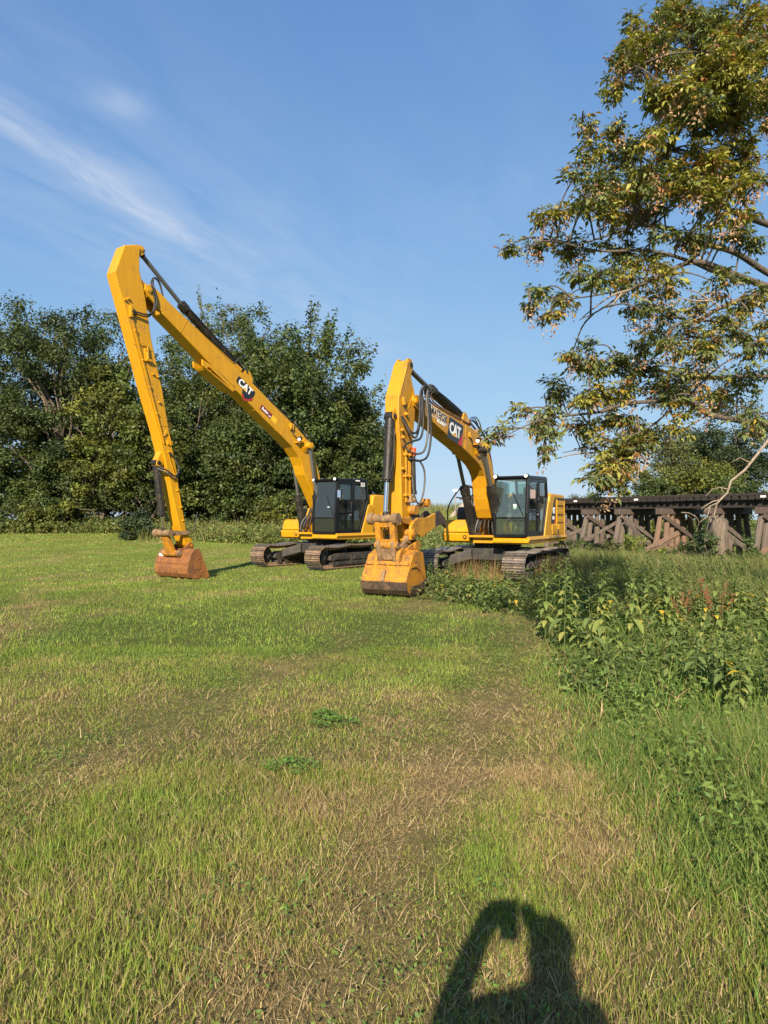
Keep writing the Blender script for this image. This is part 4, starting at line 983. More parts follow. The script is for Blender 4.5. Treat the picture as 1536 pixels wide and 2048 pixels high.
def along(f0, rails, f): 
    z = f0; return (np.interp(z, [q[1] for q in fr[2:][::-1]], [q[0] for q in fr[2:][::-1]]) * (1 - f) + np.interp(z, [q[1] for q in re], [q[0] for q in re]) * f)
# steel lines along the near face of the stick with clamps
for f_, r_ in ((.16, .016), (.22, .013)):
    mb = MB(); mb.tube([(along(z, 0, f_), .215, z) for z in (6.55, 6.0, 5.0, 4.0, 3.55)], r_, 7); mb.build('steel_line', M_yel, stick)
mb = MB(); mb.tube([(along(z, 0, .45), .21, z) for z in (3.3, 3.15)] + [(along(z, 0, .75), .21, z) for z in (2.6, 2.2, 1.9)], .012, 7); mb.build('steel_line', M_yel, stick)
for z, f_ in ((6.3, .2), (5.6, .2), (4.95, .2), (4.3, .2), (5.3, .62), (5.25, .85), (4.6, .6), (3.35, .5), (2.75, .62), (2.35, .66), (1.9, .7), (1.55, .7), (7.05, .25), (7.0, .1), (6.8, .25)):
    mb = MB(); mb.box((along(z, 0, f_), .21, z), (.06, .05, .05)); mb.cyl((along(z, 0, f_), .235, z), (along(z, 0, f_), .255, z), .016, n=6); mb.build('line_clamp', M_yel, stick, .005)
zz = 5.30
mb = MB(); mb.box((along(5.75, 0, .55), .20, 5.75), (.16, .03, .34)); mb.box((along(5.6, 0, .5), .235, 5.62), (.17, .08, .06)); mb.cyl((along(5.72, 0, .52), .24, 5.66), (along(5.8, 0, .52), .24, 5.82), .035, n=10); mb.build('valve_block', M_yel, stick, .008)
hose(stick, [(along(6.0, 0, .25), .23, 6.0), (along(6.05, 0, .6), .24, 6.02), (along(5.9, 0, .62), .25, 5.85)], .012, M_yel, 'steel_line')
mb = MB(); mb.box((along(6.75, 0, .2), .23, 6.75), (.07, .08, .3)); mb.build('manifold', M_yel, stick, .008)
for dy, q in ((.27, 0), (.25, -.045)):
    hose(stick, [(along(6.75, 0, .22), dy, 6.75 + q), (7.25, dy + .03, 6.78 + q), (7.02 - q, dy, 7.15), (7.10 - q, dy - .04, 7.58), (7.02, dy - .1, 7.80), (6.85, dy - .12, 7.72), (6.75, .16, 7.38)], .021, M_rubber)
hose(stick, [(along(3.75, 0, .3), .22, 3.75), (along(3.9, 0, .7), .25, 3.9), (along(3.65, 0, .85), .24, 3.62), (along(3.5, 0, .8), .22, 3.5)], .012, M_yel, 'steel_line')
mb = MB(); mb.box((along(3.55, 0, .75), .21, 3.58), (.15, .05, .1)); mb.build('valve_bracket', M_yel, stick, .006)
hose(stick, [(6.86, .14, 2.95), (6.72, .28, 2.86), (6.45, .30, 2.72), (6.32, .27, 2.95), (6.45, .26, 3.2), (along(3.3, 0, .45), .23, 3.3)], .022, M_rubber)
hose(stick, [(6.86, .1, 2.9), (6.70, .25, 2.8), (6.44, .27, 2.66), (6.28, .25, 2.9), (6.42, .24, 3.14)], .018, M_hose)
mb = MB(); mb.prism([(6.70, 3.45), (6.88, 3.12), (6.90, 2.98), (6.80, 2.94), (6.68, 3.0)], -.11, .11); mb.build('cylinder_lug', M_yel, stick, .012)
hose(stick, [(6.05, .2, 1.32), (5.9, .3, 1.3), (5.82, .32, 1.5), (5.74, .3, 1.78)], .012, M_rubber)
pin(stick, 7.385, 8.42, -.17, .17, .06, M_yel); pin(stick, 6.83, 3.05, -.14, .14, .05, M_cyl); pin(stick, 5.93, .88, -.29, .29, .075, M_yel_mud); pin(stick, 6.0, 1.22, -.27, .27, .05, M_wornsteel)
cylinder(XL, 'stick_cylinder', (3.75, 5.86), (6.03, 7.37), (7.385, 8.42), .115, .056, y=0, rodmat=M_rod)
for y in (-.12, .12):
    mb = MB(); mb.prism([(4.0, 5.78), (3.86, 5.98), (3.70, 5.97), (3.60, 5.82), (3.55, 5.52)], y - .025, y + .025); mb.build('cylinder_lug', M_yel, boom, .008)
for q in (-.1, .1): hose(boom, [(3.7, q, 5.72), (4.3, q * 1.6, 6.06), (5.2, q * 1.7, 6.52), (6.2, q * 1.7, 7.05), (6.75, q * 1.5, 7.36)], .018, M_yel, 'steel_line')
for q in (-.16, .0, .16): hose(boom, [(3.6, q, 5.65), (3.3, q, 5.52), (2.6, q, 5.06), (1.9, q, 4.68), (1.3, q, 4.30), (.9, q, 3.72)], .02, M_rubber)
mb = MB(); mb.box((4.15, .1, 6.0), (.26, .14, .1), 0, Matrix.Rotation(-.5, 3, 'Y')); mb.build('hose_clamp', M_yel, boom, .008)
hose(boom, [(4.3, .15, 6.08), (4.15, .2, 6.25), (3.95, .18, 6.12), (3.8, .15, 5.9)], .022, M_rubber)
for y in (-.40, .40): cylinder(XL, 'boom_cylinder', (.78, 1.15), (1.03, 2.32), (1.36, 3.95), .115, .048, y=y, rodmat=M_rod)
cylinder(XL, 'bucket_cylinder', (6.83, 3.05), (6.655, 1.72), (6.59, 1.22), .095, .045, y=0)
# bucket linkage
lk = empty('linkage', parent=XL)
for y in (-.23, .23):
    mb = MB(); mb.prism([(5.94, 1.17), (5.94, 1.27), (6.1, 1.27), (6.59, 1.30), (6.66, 1.22), (6.59, 1.14), (6.1, 1.17)], y - .025, y + .025); mb.build('idler_link', M_wornsteel, lk, .008)
mb = MB(); mb.prism([(6.54, 1.26), (6.64, 1.26), (6.40, .66), (6.28, .66)], -.15, .15); mb.cyl((6.33, -.24, .68), (6.33, .24, .68), .085, n=16); mb.build('power_link', M_yel_mud, lk, .012)
mb = MB(); mb.cyl((6.59, -.34, 1.22), (6.59, .3, 1.22), .085, n=18); mb.cyl((6.59, -.36, 1.22), (6.59, -.26, 1.22), .11, n=18); mb.build('link_pin', M_wornsteel, lk, .01)
mb = MB(); mb.cyl((6.33, -.36, .69), (6.33, .36, .69), .075, n=18); mb.build('bucket_pin', M_wornsteel, lk, .01)
# bucket
def bucket(parent, prof, hw, m, mlip, ears, th=.035):
    mb = MB(); inn = inset(prof, -th)
    mb.prism(prof + inn[::-1], -hw, hw); b_ = mb.build('bucket', m, parent, .008)
    for y in (-hw, hw):
        mb = MB(); s_ = 1 if y > 0 else -1; mb.prism(prof, y, y + s_ * .028); mb.build('side_plate', m, b_, .01)
    for e in ears:
        for y in (-.26, .26):
            mb = MB(); mb.prism(e, y - .03, y + .03); mb.build('bucket_ear', m, b_, .012)
    return b_
profL = [(5.98, .80), (6.14, .80), (6.24, .70), (6.33, .50), (6.375, .30), (6.36, .16), (6.28, .06), (6.14, .015), (5.64, .015)]
bk = bucket(XL, profL, .67, M_rust, M_lip, [[(5.98, .78), (5.85, .80), (5.84, .92), (5.95, .97), (6.15, .82), (6.28, .79), (6.40, .74), (6.41, .64), (6.30, .55)]])
mb = MB(); mb.box((6.352, 0, .40), (.012, 1.33, .05), 0, Matrix.Rotation(.25, 3, 'Y')); mb.build('wear_band', M_rust, bk)
for y in (-.5, -.25, .0, .25):
    mb = MB(); mb.cyl((6.36, y, .20), (6.375, y, .20), .022, n=10); mb.build('drain_hole', M_lip, bk)
mb = MB(); mb.box((6.285, -.52, .60), (.012, .16, .13), 0, Matrix.Rotation(.32, 3, 'Y')); mb.build('white_sticker', M_white, bk)
mb = MB(); mb.box((6.05, .702, .36), (.2, .012, .2)); mb.build('side_badge', M_rust, bk, .004)
for x, z in ((6.0, .55), (6.17, .2), (5.9, .2), (5.97, .1)):
    mb = MB(); mb.cyl((x, .69, z), (x, .712, z), .026, n=6); mb.build('bolt', M_rust, bk)
mb = MB(); mb.beam((5.99, .70, .76), (5.68, .70, .06), .03, .05, 0, up=(0, 1, 0)); mb.build('side_cutter', M_rust, bk, .005)

# ---- nearer machine
PR = dict(id='R', C=(3.25, 19.5), f=(-.5, -.866), label='nearer yellow excavator with thumb and muddy yellow bucket in the weeds',
          yel=M_yel, yel2=M_yel_old, track=M_track_grey, sF=1.27, yi=.36, yo=1.30, zt=2.76, sT=.78, zh=2.34)
XR = build_machine(PR)
low = [(.55, 1.60), (.80, 1.56), (1.06, 1.62), (1.20, 1.85), (1.31, 2.12), (1.38, 2.42), (1.50, 2.73), (1.66, 2.88), (1.88, 3.01), (2.44, 3.20), (3.16, 3.40), (4.07, 3.62), (4.94, 3.86)]
upp = [(5.16, 4.24), (4.74, 4.17), (3.86, 4.07), (2.99, 3.98), (2.4, 3.92), (1.84, 3.78), (1.58, 3.68), (1.36, 3.53), (1.18, 3.36), (1.0, 3.13), (.86, 2.86), (.74, 2.55), (.55, 2.0), (.45, 1.75)]
mb = MB(); mb.prism(low + upp, -.205, .205); boom = mb.build('boom', M_yel_old, XR, .018, 2)
for y in (-.175, .175):
    mb = MB(); mb.prism([(4.8, 3.82), (5.2, 3.92), (5.55, 4.02), (5.62, 4.12), (5.56, 4.24), (5.42, 4.28), (5.1, 4.24), (4.7, 4.16)], y - .03, y + .03); mb.build('nose_plate', M_yel_old, boom, .012)
mb = MB(); mb.beam((4.55, .207, 3.77), (4.63, .207, 4.15), .01, .016, 0, up=(0, 1, 0)); mb.build('weld_seam', M_yel_old, boom)
mb = MB(); mb.beam((2.85, .207, 3.34), (2.78, .207, 3.94), .01, .016, 0, up=(0, 1, 0)); mb.build('weld_seam', M_yel_old, boom)
pin(boom, .78, 1.78, -.36, .36, .09, M_frame); pin(boom, 2.02, 3.38, -.48, .48, .09, M_cyl, 'pin_boss'); pin(boom, 5.50, 4.13, -.25, .25, .07, M_yel_old)
mb = MB(); mb.cyl((2.02, .205, 3.38), (2.02, .25, 3.38), .17, n=24); mb.build('boss_ring', M_yel_old, boom, .006)
mb = MB(); mb.cyl((2.2, .31, 3.62), (2.28, .32, 3.59), .065, n=14, m=0); mb.cyl((2.28, .32, 3.59), (2.286, .321, 3.589), .054, n=14, m=1); mb.box((2.24, .26, 3.50), (.16, .13, .03), 2); mb.build('work_light', [M_black, M_lamp, M_yel_old], boom, .004)
mb = MB(); mb.box((2.58, .23, 3.72), (.07, .05, .12)); mb.box((2.52, .24, 3.66), (.1, .05, .05)); mb.build('line_clamp', M_yel_old, boom, .006)
hose(boom, [(2.5, .24, 3.64), (2.4, .23, 3.5), (2.3, .25, 3.42), (2.22, .3, 3.48), (2.2, .31, 3.6)], .012, M_rubber)
bd = Vector((-.983, 0, -.10)).normalized(); bd = Vector((-1, 0, -.16)).normalized(); bu_ = Vector((-.16, 0, 1)).normalized()
LO = (3.46, 3.70)
plate(boom, [(-.40, -.25), (-.34, .27), (.48, .27), (.48, .10), (.22, -.25)], .2065, M_dblack, 'logo_backing')
plate(boom, [(.48, .09), (.48, -.25), (.24, -.25)], .2065, M_dred, 'logo_red_edge')
cx_, cz_ = on_boom(LO, .02, .02); put_text('cat', M_white, boom, (cx_, .2125, cz_), bd, bu_, .82, .95, 'logo_letters')
plate(boom, [(-.15, -.135), (.14, -.135), (0, -.02)], .2145, M_dtan, 'logo_wedge')
MO = (4.32, 3.98)
bd2, bu2 = bd, bu_
cx_, cz_ = on_boom(MO, .0, .0); put_text('matb', M_white, boom, (cx_, .2068, cz_), bd, bu_, .60, .80, 'lettering_outline'); put_text('mat', M_dblack, boom, (cx_, .2115, cz_), bd, bu_, .60, .80, 'owner_lettering')
cx_, cz_ = on_boom(MO, .14, -.15); put_text('imp', M_white, boom, (cx_, .2075, cz_), bd, bu_, .58, .7, 'owner_lettering')
plate(boom, [(-.42, -.115), (.46, -.115), (.46, -.128), (-.42, -.128)], .2070, M_white, 'lettering_rule', MO)
# stick
fr = [(5.72, 4.98), (5.82, 4.86), (5.98, 4.52), (6.17, 4.15), (6.18, 3.68), (6.10, 3.07), (6.06, 2.0), (6.03, 1.4), (6.0, 1.16), (5.9, 1.06)]
re = [(5.78, 1.08), (5.70, 1.3), (5.64, 2.0), (5.56, 3.12), (5.44, 3.85), (5.42, 4.2), (5.50, 4.40), (5.60, 4.6), (5.62, 4.75)]
mb = MB(); mb.prism(fr + re, -.165, .165); stick = mb.build('stick', M_yel_old, XR, .018, 2)
for y in (-.115, .115):
    mb = MB(); mb.prism([(5.86, 4.72), (5.62, 4.66), (5.50, 4.80), (5.48, 4.92), (5.56, 5.02), (5.70, 5.02), (5.80, 4.9)], y - .028, y + .028); mb.build('cylinder_lug', M_yel_old, stick, .01)
mb = MB(); mb.prism([(6.16, 3.95), (6.30, 3.78), (6.30, 3.66), (6.20, 3.62), (6.12, 3.6)], -.1, .1); mb.build('cylinder_lug', M_yel_old, stick, .01)
mb = MB(); mb.beam((6.15, .167, 4.12), (5.80, .167, 4.85), .012, .02, 0, up=(0, 1, 0)); mb.beam((5.5, .167, 4.35), (5.75, .167, 3.95), .01, .016, 0, up=(0, 1, 0)); mb.build('weld_seam', M_yel_old, stick)
pin(stick, 5.59, 4.90, -.16, .16, .055, M_cyl); pin(stick, 6.24, 3.72, -.13, .13, .05, M_cyl); pin(stick, 5.89, 1.17, -.26, .26, .075, M_wornsteel); pin(stick, 5.85, 1.55, -.25, .25, .06, M_wornsteel)
for x, r_ in ((5.95, .017), (5.90, .014), (5.80, .018), (5.74, .013)):
    mb = MB(); mb.tube([(x, .20, 3.2 - (6 - x)), (x - .01, .20, 2.6), (x - .02, .20, 1.95)], r_, 7); mb.build('steel_line', M_yel_old, stick)
for z in (2.95, 2.5, 2.1):
    for x in (5.93, 5.78):
        mb = MB(); mb.box((x, .20, z), (.09, .07, .06)); mb.cyl((x, .23, z), (x, .255, z), .016, n=6); mb.build('line_clamp', M_yel_old, stick, .005)
for x, z in ((6.0, 4.0), (5.9, 3.8), (5.86, 3.55), (6.06, 3.45), (6.05, 2.65), (6.04, 3.3)):
    mb = MB(); mb.box((x, .19, z), (.06, .06, .06)); mb.cyl((x, .21, z), (x, .24, z), .02, n=8); mb.build('line_fitting', M_yel_old, stick, .006)
mb = MB(); mb.box((5.98, .19, 4.08), (.12, .05, .11)); mb.build('valve_block', M_yel_old, stick, .008)
mb = MB(); mb.cyl((5.66, .22, 2.95), (5.62, .22, 2.2), .055, n=14); mb.cyl((5.62, .22, 2.2), (5.62, .22, 2.12), .07, n=14); mb.build('thumb_accumulator', M_cyl, stick)
mb = MB(); mb.box((5.66, .23, 3.02), (.10, .10, .18)); mb.build('valve_cap', M_orange, stick, .012)
mb = MB(); mb.box((5.72, .20, 2.02), (.2, .14, .16)); mb.cyl((5.7, .27, 2.0), (5.7, .3, 2.0), .04, n=10); mb.build('valve_manifold', M_wornsteel, stick, .012)
# hose bundle looping from the boom to the stick
for k, pts in enumerate((
    [(5.05, .25, 4.30), (5.25, .30, 4.42), (5.50, .32, 4.28), (5.56, .33, 3.8), (5.66, .32, 3.45), (5.86, .28, 3.42), (6.04, .24, 3.62), (6.12, .2, 3.72)],
    [(5.0, .20, 4.34), (5.22, .26, 4.48), (5.44, .30, 4.32), (5.48, .32, 3.85), (5.62, .3, 3.36), (5.84, .28, 3.36), (6.0, .24, 3.55), (6.1, .2, 3.68)],
    [(4.95, .16, 4.36), (5.16, .24, 4.52), (5.38, .30, 4.30), (5.38, .33, 3.75), (5.50, .34, 3.35), (5.76, .30, 3.24), (5.98, .24, 3.16), (6.06, .2, 3.08)],
    [(4.92, .24, 4.30), (5.14, .32, 4.40), (5.28, .36, 4.15), (5.24, .38, 3.6), (5.36, .36, 3.1), (5.60, .30, 2.98), (5.84, .24, 3.02), (5.92, .2, 3.06)],
    [(4.88, .20, 4.32), (5.08, .30, 4.44), (5.18, .36, 4.12), (5.10, .38, 3.5), (5.22, .36, 2.98), (5.50, .30, 2.84), (5.74, .24, 2.86), (5.82, .2, 2.84)])):
    hose(stick, pts, .024, M_hose if k % 2 else M_rubber)
hose(stick, [(5.66, .26, 2.86), (5.46, .3, 2.82), (5.30, .32, 2.6), (5.34, .32, 2.2), (5.52, .30, 1.92), (5.70, .28, 2.1), (5.74, .25, 2.5)], .02, M_hose)
cylinder(XR, 'stick_cylinder', (2.62, 4.17), (4.36, 4.57), (5.59, 4.90), .115, .056, y=0, rodmat=M_rod)
for y in (-.12, .12):
    mb = MB(); mb.prism([(2.85, 3.95), (2.76, 4.24), (2.60, 4.28), (2.48, 4.16), (2.35, 3.9)], y - .025, y + .025); mb.build('cylinder_lug', M_yel_old, boom, .008)
for q in (-.15, -.05, .1, .17): hose(boom, [(4.95, q, 4.30), (4.7, q, 4.36), (4.5, q, 4.24), (3.8, q, 4.14), (3.0, q, 4.06), (2.3, q, 3.98)], .02, M_wornsteel if q > 0 else M_rubber, 'steel_line')
for q in (-.14, .02, .15): hose(boom, [(2.5, q, 4.0), (2.2, q, 4.12), (1.85, q, 4.02), (1.5, q, 3.86), (1.1, q, 3.5), (.85, q, 3.05), (.7, q, 2.5)], .024, M_rubber)
for q in (.12, .19): hose(boom, [(2.45, q, 4.05), (2.15, q, 4.22), (1.9, q + .02, 4.12), (1.65, q, 3.86)], .018, M_chrome)
mb = MB(); mb.box((2.5, .08, 4.06), (.16, .26, .1)); mb.box((1.85, .08, 3.88), (.12, .26, .1)); mb.build('hose_clamp', M_wornsteel, boom, .008)
for y in (-.38, .38): cylinder(XR, 'boom_cylinder', (.86, 1.15), (1.50, 2.42), (2.02, 3.38), .115, .050, y=y, rodmat=M_rod)
cylinder(XR, 'bucket_cylinder', (6.24, 3.72), (6.375, 2.42), (6.46, 1.60), .098, .046, y=0)
lk = empty('linkage', parent=XR)
for y in (-.24, .24):
    mb = MB(); mb.prism([(5.82, 1.47), (5.78, 1.56), (5.84, 1.65), (6.0, 1.60), (6.25, 1.62), (6.46, 1.70), (6.56, 1.60), (6.46, 1.50), (6.2, 1.52), (6.0, 1.49)], y - .035, y + .035); mb.build('idler_link', M_yel_mud, lk, .01)
mb = MB(); mb.cyl((6.46, -.36, 1.60), (6.46, .30, 1.60), .085, n=18); mb.cyl((6.46, -.38, 1.60), (6.46, -.26, 1.60), .12, n=18); mb.cyl((6.46, -.42, 1.60), (6.46, -.38, 1.60), .07, n=12); mb.cyl((6.46, .2, 1.60), (6.46, .32, 1.60), .12, n=18); mb.build('link_pin', M_wornsteel, lk, .01)
mb = MB()
for y in (-.17, .17): mb.prism([(6.40, 1.66), (6.53, 1.66), (6.44, 1.06), (6.30, 1.06)], y - .06, y + .06)
mb.prism([(6.42, 1.56), (6.50, 1.56), (6.47, 1.42), (6.40, 1.42)], -.14, .14); mb.prism([(6.35, 1.18), (6.44, 1.18), (6.42, 1.04), (6.32, 1.04)], -.14, .14); mb.cyl((6.38, -.25, 1.06), (6.38, .25, 1.06), .08, n=16); mb.build('power_link', M_yel_mud, lk, .015)
# quick coupler caked with dry mud
mb = MB()
for y in (-.17, .17): mb.prism([(6.50, 1.12), (6.44, .86), (6.34, .66), (6.20, .62), (6.06, .74), (5.75, .92), (5.52, .98), (5.50, 1.12), (5.66, 1.22), (5.9, 1.28), (6.02, 1.1), (6.22, 1.02), (6.32, 1.16), (6.42, 1.18)], y - .045, y + .045)
mb.prism([(6.42, 1.0), (6.36, .76), (6.22, .68), (5.8, .95), (5.7, 1.1), (6.1, .98), (6.3, 1.0)], -.14, .14); mb.cyl((6.38, -.27, 1.06), (6.38, .27, 1.06), .07, n=16); mb.cyl((5.89, -.27, 1.17), (5.89, .27, 1.17), .085, n=16)
cp = mb.build('quick_coupler', M_wornsteel, lk, .025, 3)
for y in (-.25, .25):
    mb = MB(); mb.cyl((6.24, y - .05, .82), (6.24, y + .05, .82), .15, n=20); mb.build('bucket_pin_boss', M_yel_mud, lk, .015); mb = MB(); mb.cyl((5.62, y - .06, 1.04), (5.62, y + .07, 1.04), .12, n=18); mb.build('bucket_pin_boss', M_yel_mud, lk, .015)
profR = [(5.78, .90), (6.0, .955), (6.24, .86), (6.36, .66), (6.47, .50), (6.535, .34), (6.51, .18), (6.42, .085), (6.28, .045), (6.0, .04), (5.60, .20)]
bk = bucket(XR, profR, .50, M_yel_mud, M_lip, [[(6.42, .52), (6.40, .78), (6.34, .96), (6.22, 1.0), (6.08, .95), (5.75, 1.1), (5.60, 1.16), (5.50, 1.06), (5.6, .92), (5.78, .88)]])
lipp = [(6.555, .33), (6.53, .165), (6.435, .065), (6.29, .022), (6.0, .018), (5.58, .19), (5.62, .23), (6.0, .06), (6.27, .06), (6.41, .10), (6.50, .19), (6.52, .33)]
mb = MB(); mb.prism(lipp, -.535, .535); mb.build('wear_plate', M_lip, bk, .006)
for y in (-.545, .545):
    mb = MB(); mb.prism([(6.40, .12), (6.28, .06), (6.0, .06), (5.62, .23), (5.68, .36), (6.0, .25), (6.3, .24)], y - .01, y + .01); mb.build('side_wear_plate', M_lip, bk, .006)
    mb = MB(); mb.prism([(6.34, .60), (6.15, .62), (5.95, .52), (5.74, .34), (5.72, .38), (5.92, .57), (6.12, .68), (6.36, .64)], y - .012, y + .012); mb.build('side_rib', M_yel_mud, bk, .006)
for y in (-.18, .0, .18):
    pass
mb = MB(); mb.prism([(6.475, .55), (6.51, .55), (6.575, .34), (6.55, .32), (6.53, .34)], -.05, .03); mb.build('wear_block', M_wornsteel, bk, .008)
mb = MB(); mb.prism([(6.33, .725), (6.36, .735), (6.40, .665), (6.37, .655)], -.5, .5); mb.build('plate_seam', M_yel_mud, bk)
for y in (-.4, -.2, 0, .2, .4):
    mb = MB(); mb.prism([(5.70, .16), (5.62, .235), (5.44, .30), (5.60, .17)], y - .05, y + .05); mb.build('bucket_tooth', M_lip, bk, .01)
# thumb folded back behind the stick
tp = [(5.97, 1.33), (5.93, 1.46), (5.82, 1.54), (5.62, 1.57), (5.2, 1.57), (4.78, 1.68), (4.58, 1.74), (4.42, 1.71), (4.26, 1.60), (4.17, 1.42), (4.20, 1.39), (4.39, 1.48), (4.6, 1.50), (4.8, 1.45), (5.46, 1.24), (5.55, 1.31), (5.68, 1.30), (5.75, 1.21), (5.95, 1.16)]
tp = [(x, z + (.05 if i < 9 else -.05)) if 4.5 < x < 5.8 else (x, z) for i, (x, z) in enumerate(tp)]
mb = MB()
for y in (-.30, .30): mb.prism([p for p in tp if p[0] > 4.7], y - .03, y + .03)
mb.prism([(5.7, 1.56), (4.75, 1.64), (4.75, 1.60), (5.7, 1.52)], -.30, .30)
th = mb.build('thumb', M_yel_dirty, XR, .012)
for y in (-.30, .0, .30):
    mb = MB(); mb.prism([p for p in tp if p[0] < 4.85], y - .035, y + .035); mb.build('thumb_tooth', M_lip, th, .015)
pin(th, 5.86, 1.30, -.37, .37, .09, M_yel_mud)
mb = MB(); mb.prism([(5.70, 1.72), (5.72, 1.82), (5.10, 2.0), (5.05, 1.92)], .20, .28); mb.cyl((5.68, .16, 1.78), (5.68, .32, 1.78), .10, n=18); mb.cyl((5.08, .16, 1.95), (5.08, .32, 1.95), .09, n=18); mb.build('thumb_link', M_yel_mud, th, .012)
cylinder(th, 'thumb_cylinder', (5.54, 3.0), (5.50, 2.1), (5.40, 1.72), .07, .035, y=0.0)

# ------------------------------------------------------------------ grass
def blades(x, y, h, w, lean, col, rng, segs=2, wind=None, curl=0.5):
    """tapered blades as real triangles; col n*3"""
    n = len(x); z = ground_h(x, y) - 0.008
    yaw = rng.random(n) * 6.2832
    dx, dy = np.cos(yaw), np.sin(yaw)
    if wind is not None: dx = dx + wind[0]; dy = dy + wind[1]; q = np.hypot(dx, dy) + 1e-6; dx /= q; dy /= q
    fa = rng.random(n) * 6.2832; wx, wy = np.cos(fa) * w * .5, np.sin(fa) * w * .5   # random facing
    L = np.clip(lean, 0, 0.97)
    rows = []; 
    for i in range(segs + 1):
        t = i / segs
        hz = h * t * np.sqrt(1 - (L * (0.35 + 0.65 * t)) ** 2); off = h * t * L * (1 - curl + curl * t)
        ww = (1 - t ** 1.6) if i < segs else 0
        px_, py_, pz_ = x + dx * off, y + dy * off, z + hz
        if i < segs: rows += [np.stack([px_ - wx * ww, py_ - wy * ww, pz_], 1), np.stack([px_ + wx * ww, py_ + wy * ww, pz_], 1)]
        else: rows.append(np.stack([px_, py_, pz_], 1))
    nv = 2 * segs + 1; V = np.stack(rows, 1).reshape(-1, 3); o = np.arange(n)[:, None] * nv; T = []
    for i in range(segs):
        a = 2 * i
        if i < segs - 1: T += [o + np.array([[a, a + 1, a + 3]]), o + np.array([[a, a + 3, a + 2]])]
        else: T.append(o + np.array([[a, a + 1, a + 2]]))
    shade = np.repeat(col[:, None, :], nv, 1)
    return V, np.concatenate(T), shade.reshape(-1, 3)
def merge(parts):
    V = []; T = []; C = []; b = 0
    for v, t, c in parts: V.append(v); T.append(t + b); C.append(c); b += len(v)
    return np.concatenate(V), np.concatenate(T), np.concatenate(C)
def scatter(rng, n, d0, d1, side=0.62, pad=0.8, power=1.0):
    """points on the ground between two distances, within the viewed wedge and a margin"""
    d = np.sqrt(d0 ** 2 + (d1 ** 2 - d0 ** 2) * rng.random(n) ** power)
    x = (rng.random(n) * 2 - 1) * (d * side + pad); return x, d
GREEN = np.array([[0.160, 0.230, 0.042], [0.192, 0.255, 0.048], [0.122, 0.195, 0.038], [0.232, 0.280, 0.064]])
DRY = np.array([[0.44, 0.325, 0.165], [0.36, 0.255, 0.125], [0.50, 0.40, 0.22], [0.29, 0.21, 0.11]])
LUSH = np.array([[0.115, 0.185, 0.040], [0.145, 0.210, 0.046], [0.090, 0.160, 0.042], [0.190, 0.235, 0.060]])
def lawn_layer(seed, n, d0, d1, hmul, w, segs):
    rng = np.random.default_rng(seed); x, y = scatter(rng, n, d0, d1)
    d = dryness(x, y); keep = lushness(x, y) < rng.random(n) * 0.8 + 0.15
    # the grass stops where the machines' tracks, weeds and water's bank begin
    u_, w_ = bridge_coords(x, y); keep &= (w_ > 8) | (rng.random(n) < .2)
    clump = fnoise(x * 5 + seed, y * 5, 3); keep &= rng.random(n) < 0.25 + 1.25 * clump
    x, y, d, clump = x[keep], y[keep], d[keep], clump[keep]; k = len(x)
    isdry = rng.random(k) < d * 1.05 - 0.08
    tone = (0.55 + 0.95 * fnoise(x * 1.1 + 31, y * 1.1, 4))[:, None]
    g_ = GREEN[rng.integers(0, 4, k)] * rng.uniform(.75, 1.25, (k, 1)) * tone * (1 + np.array([[.35, .12, 0]]) * d[:, None])
    c = np.where(isdry[:, None], DRY[rng.integers(0, 4, k)] * rng.uniform(.6, 1.15, (k, 1)), g_)
    flat = sum(np.exp(-(seg_dist(x, y, tr) / .4) ** 2) for tr in (TRACK_A, TRACK_B)) 
    h = rng.uniform(.45, 1.1, k) * hmul * (0.7 + 0.7 * clump) * (1 - 0.45 * np.clip(flat, 0, 1)) * np.where(isdry, .85, 1.0)
    lean = np.where(isdry, rng.uniform(.05, .8, k), rng.uniform(.05, .65, k)); lean = np.clip(lean + .3 * flat, 0, .96)
    return blades(x, y, h, w * rng.uniform(.6, 1.3, k), lean, c, rng, segs)
lawn = [lawn_layer(1, 175000, 1.3, 4.4, .072, .0038, 2), lawn_layer(2, 140000, 4.2, 8.5, .058, .0058, 2), lawn_layer(3, 110000, 8.2, 17, .065, .012, 1), lawn_layer(4, 120000, 16, 34, .065, .022, 1), lawn_layer(5, 60000, 33, 50, .10, .04, 1)]
# loose cut straw lying on the sward
rng = np.random.default_rng(21)
for n, d0, d1, w in ((9000, 1.3, 5, .0030), (9000, 4.8, 11, .005)):
    x, y = scatter(rng, n, d0, d1); d = dryness(x, y); k_ = (rng.random(n) < d * 1.2) & (lushness(x, y) < .4); x, y = x[k_], y[k_]; k = len(x)
    V, T_, c = blades(x, y, rng.uniform(.05, .14, k), np.full(k, w), rng.uniform(.90, .97, k), DRY[rng.integers(0, 4, k)] * rng.uniform(.8, 1.25, (k, 1)), rng, 2, curl=.1)
    V[:, 2] += np.repeat(rng.uniform(.01, .05, k), 5); lawn.append((V, T_, c))
# sward round the photographer's feet and just outside the frame
n = 30000; x = rng.uniform(-5.5, 4.5, n); y = rng.uniform(-1.8, 6.5, n); k_ = (np.abs(x) > y * .6 + .75) | (y < 1.35); k_ &= lushness(x, y) < .4; x, y = x[k_], y[k_]; k = len(x)
lawn.append(blades(x, y, rng.uniform(.03, .075, k), np.full(k, .0075), rng.uniform(.05, .7, k), np.where((rng.random(k) < .4)[:, None], DRY[rng.integers(0, 4, k)], GREEN[rng.integers(0, 4, k)]) * rng.uniform(.7, 1.2, (k, 1)), rng, 1))
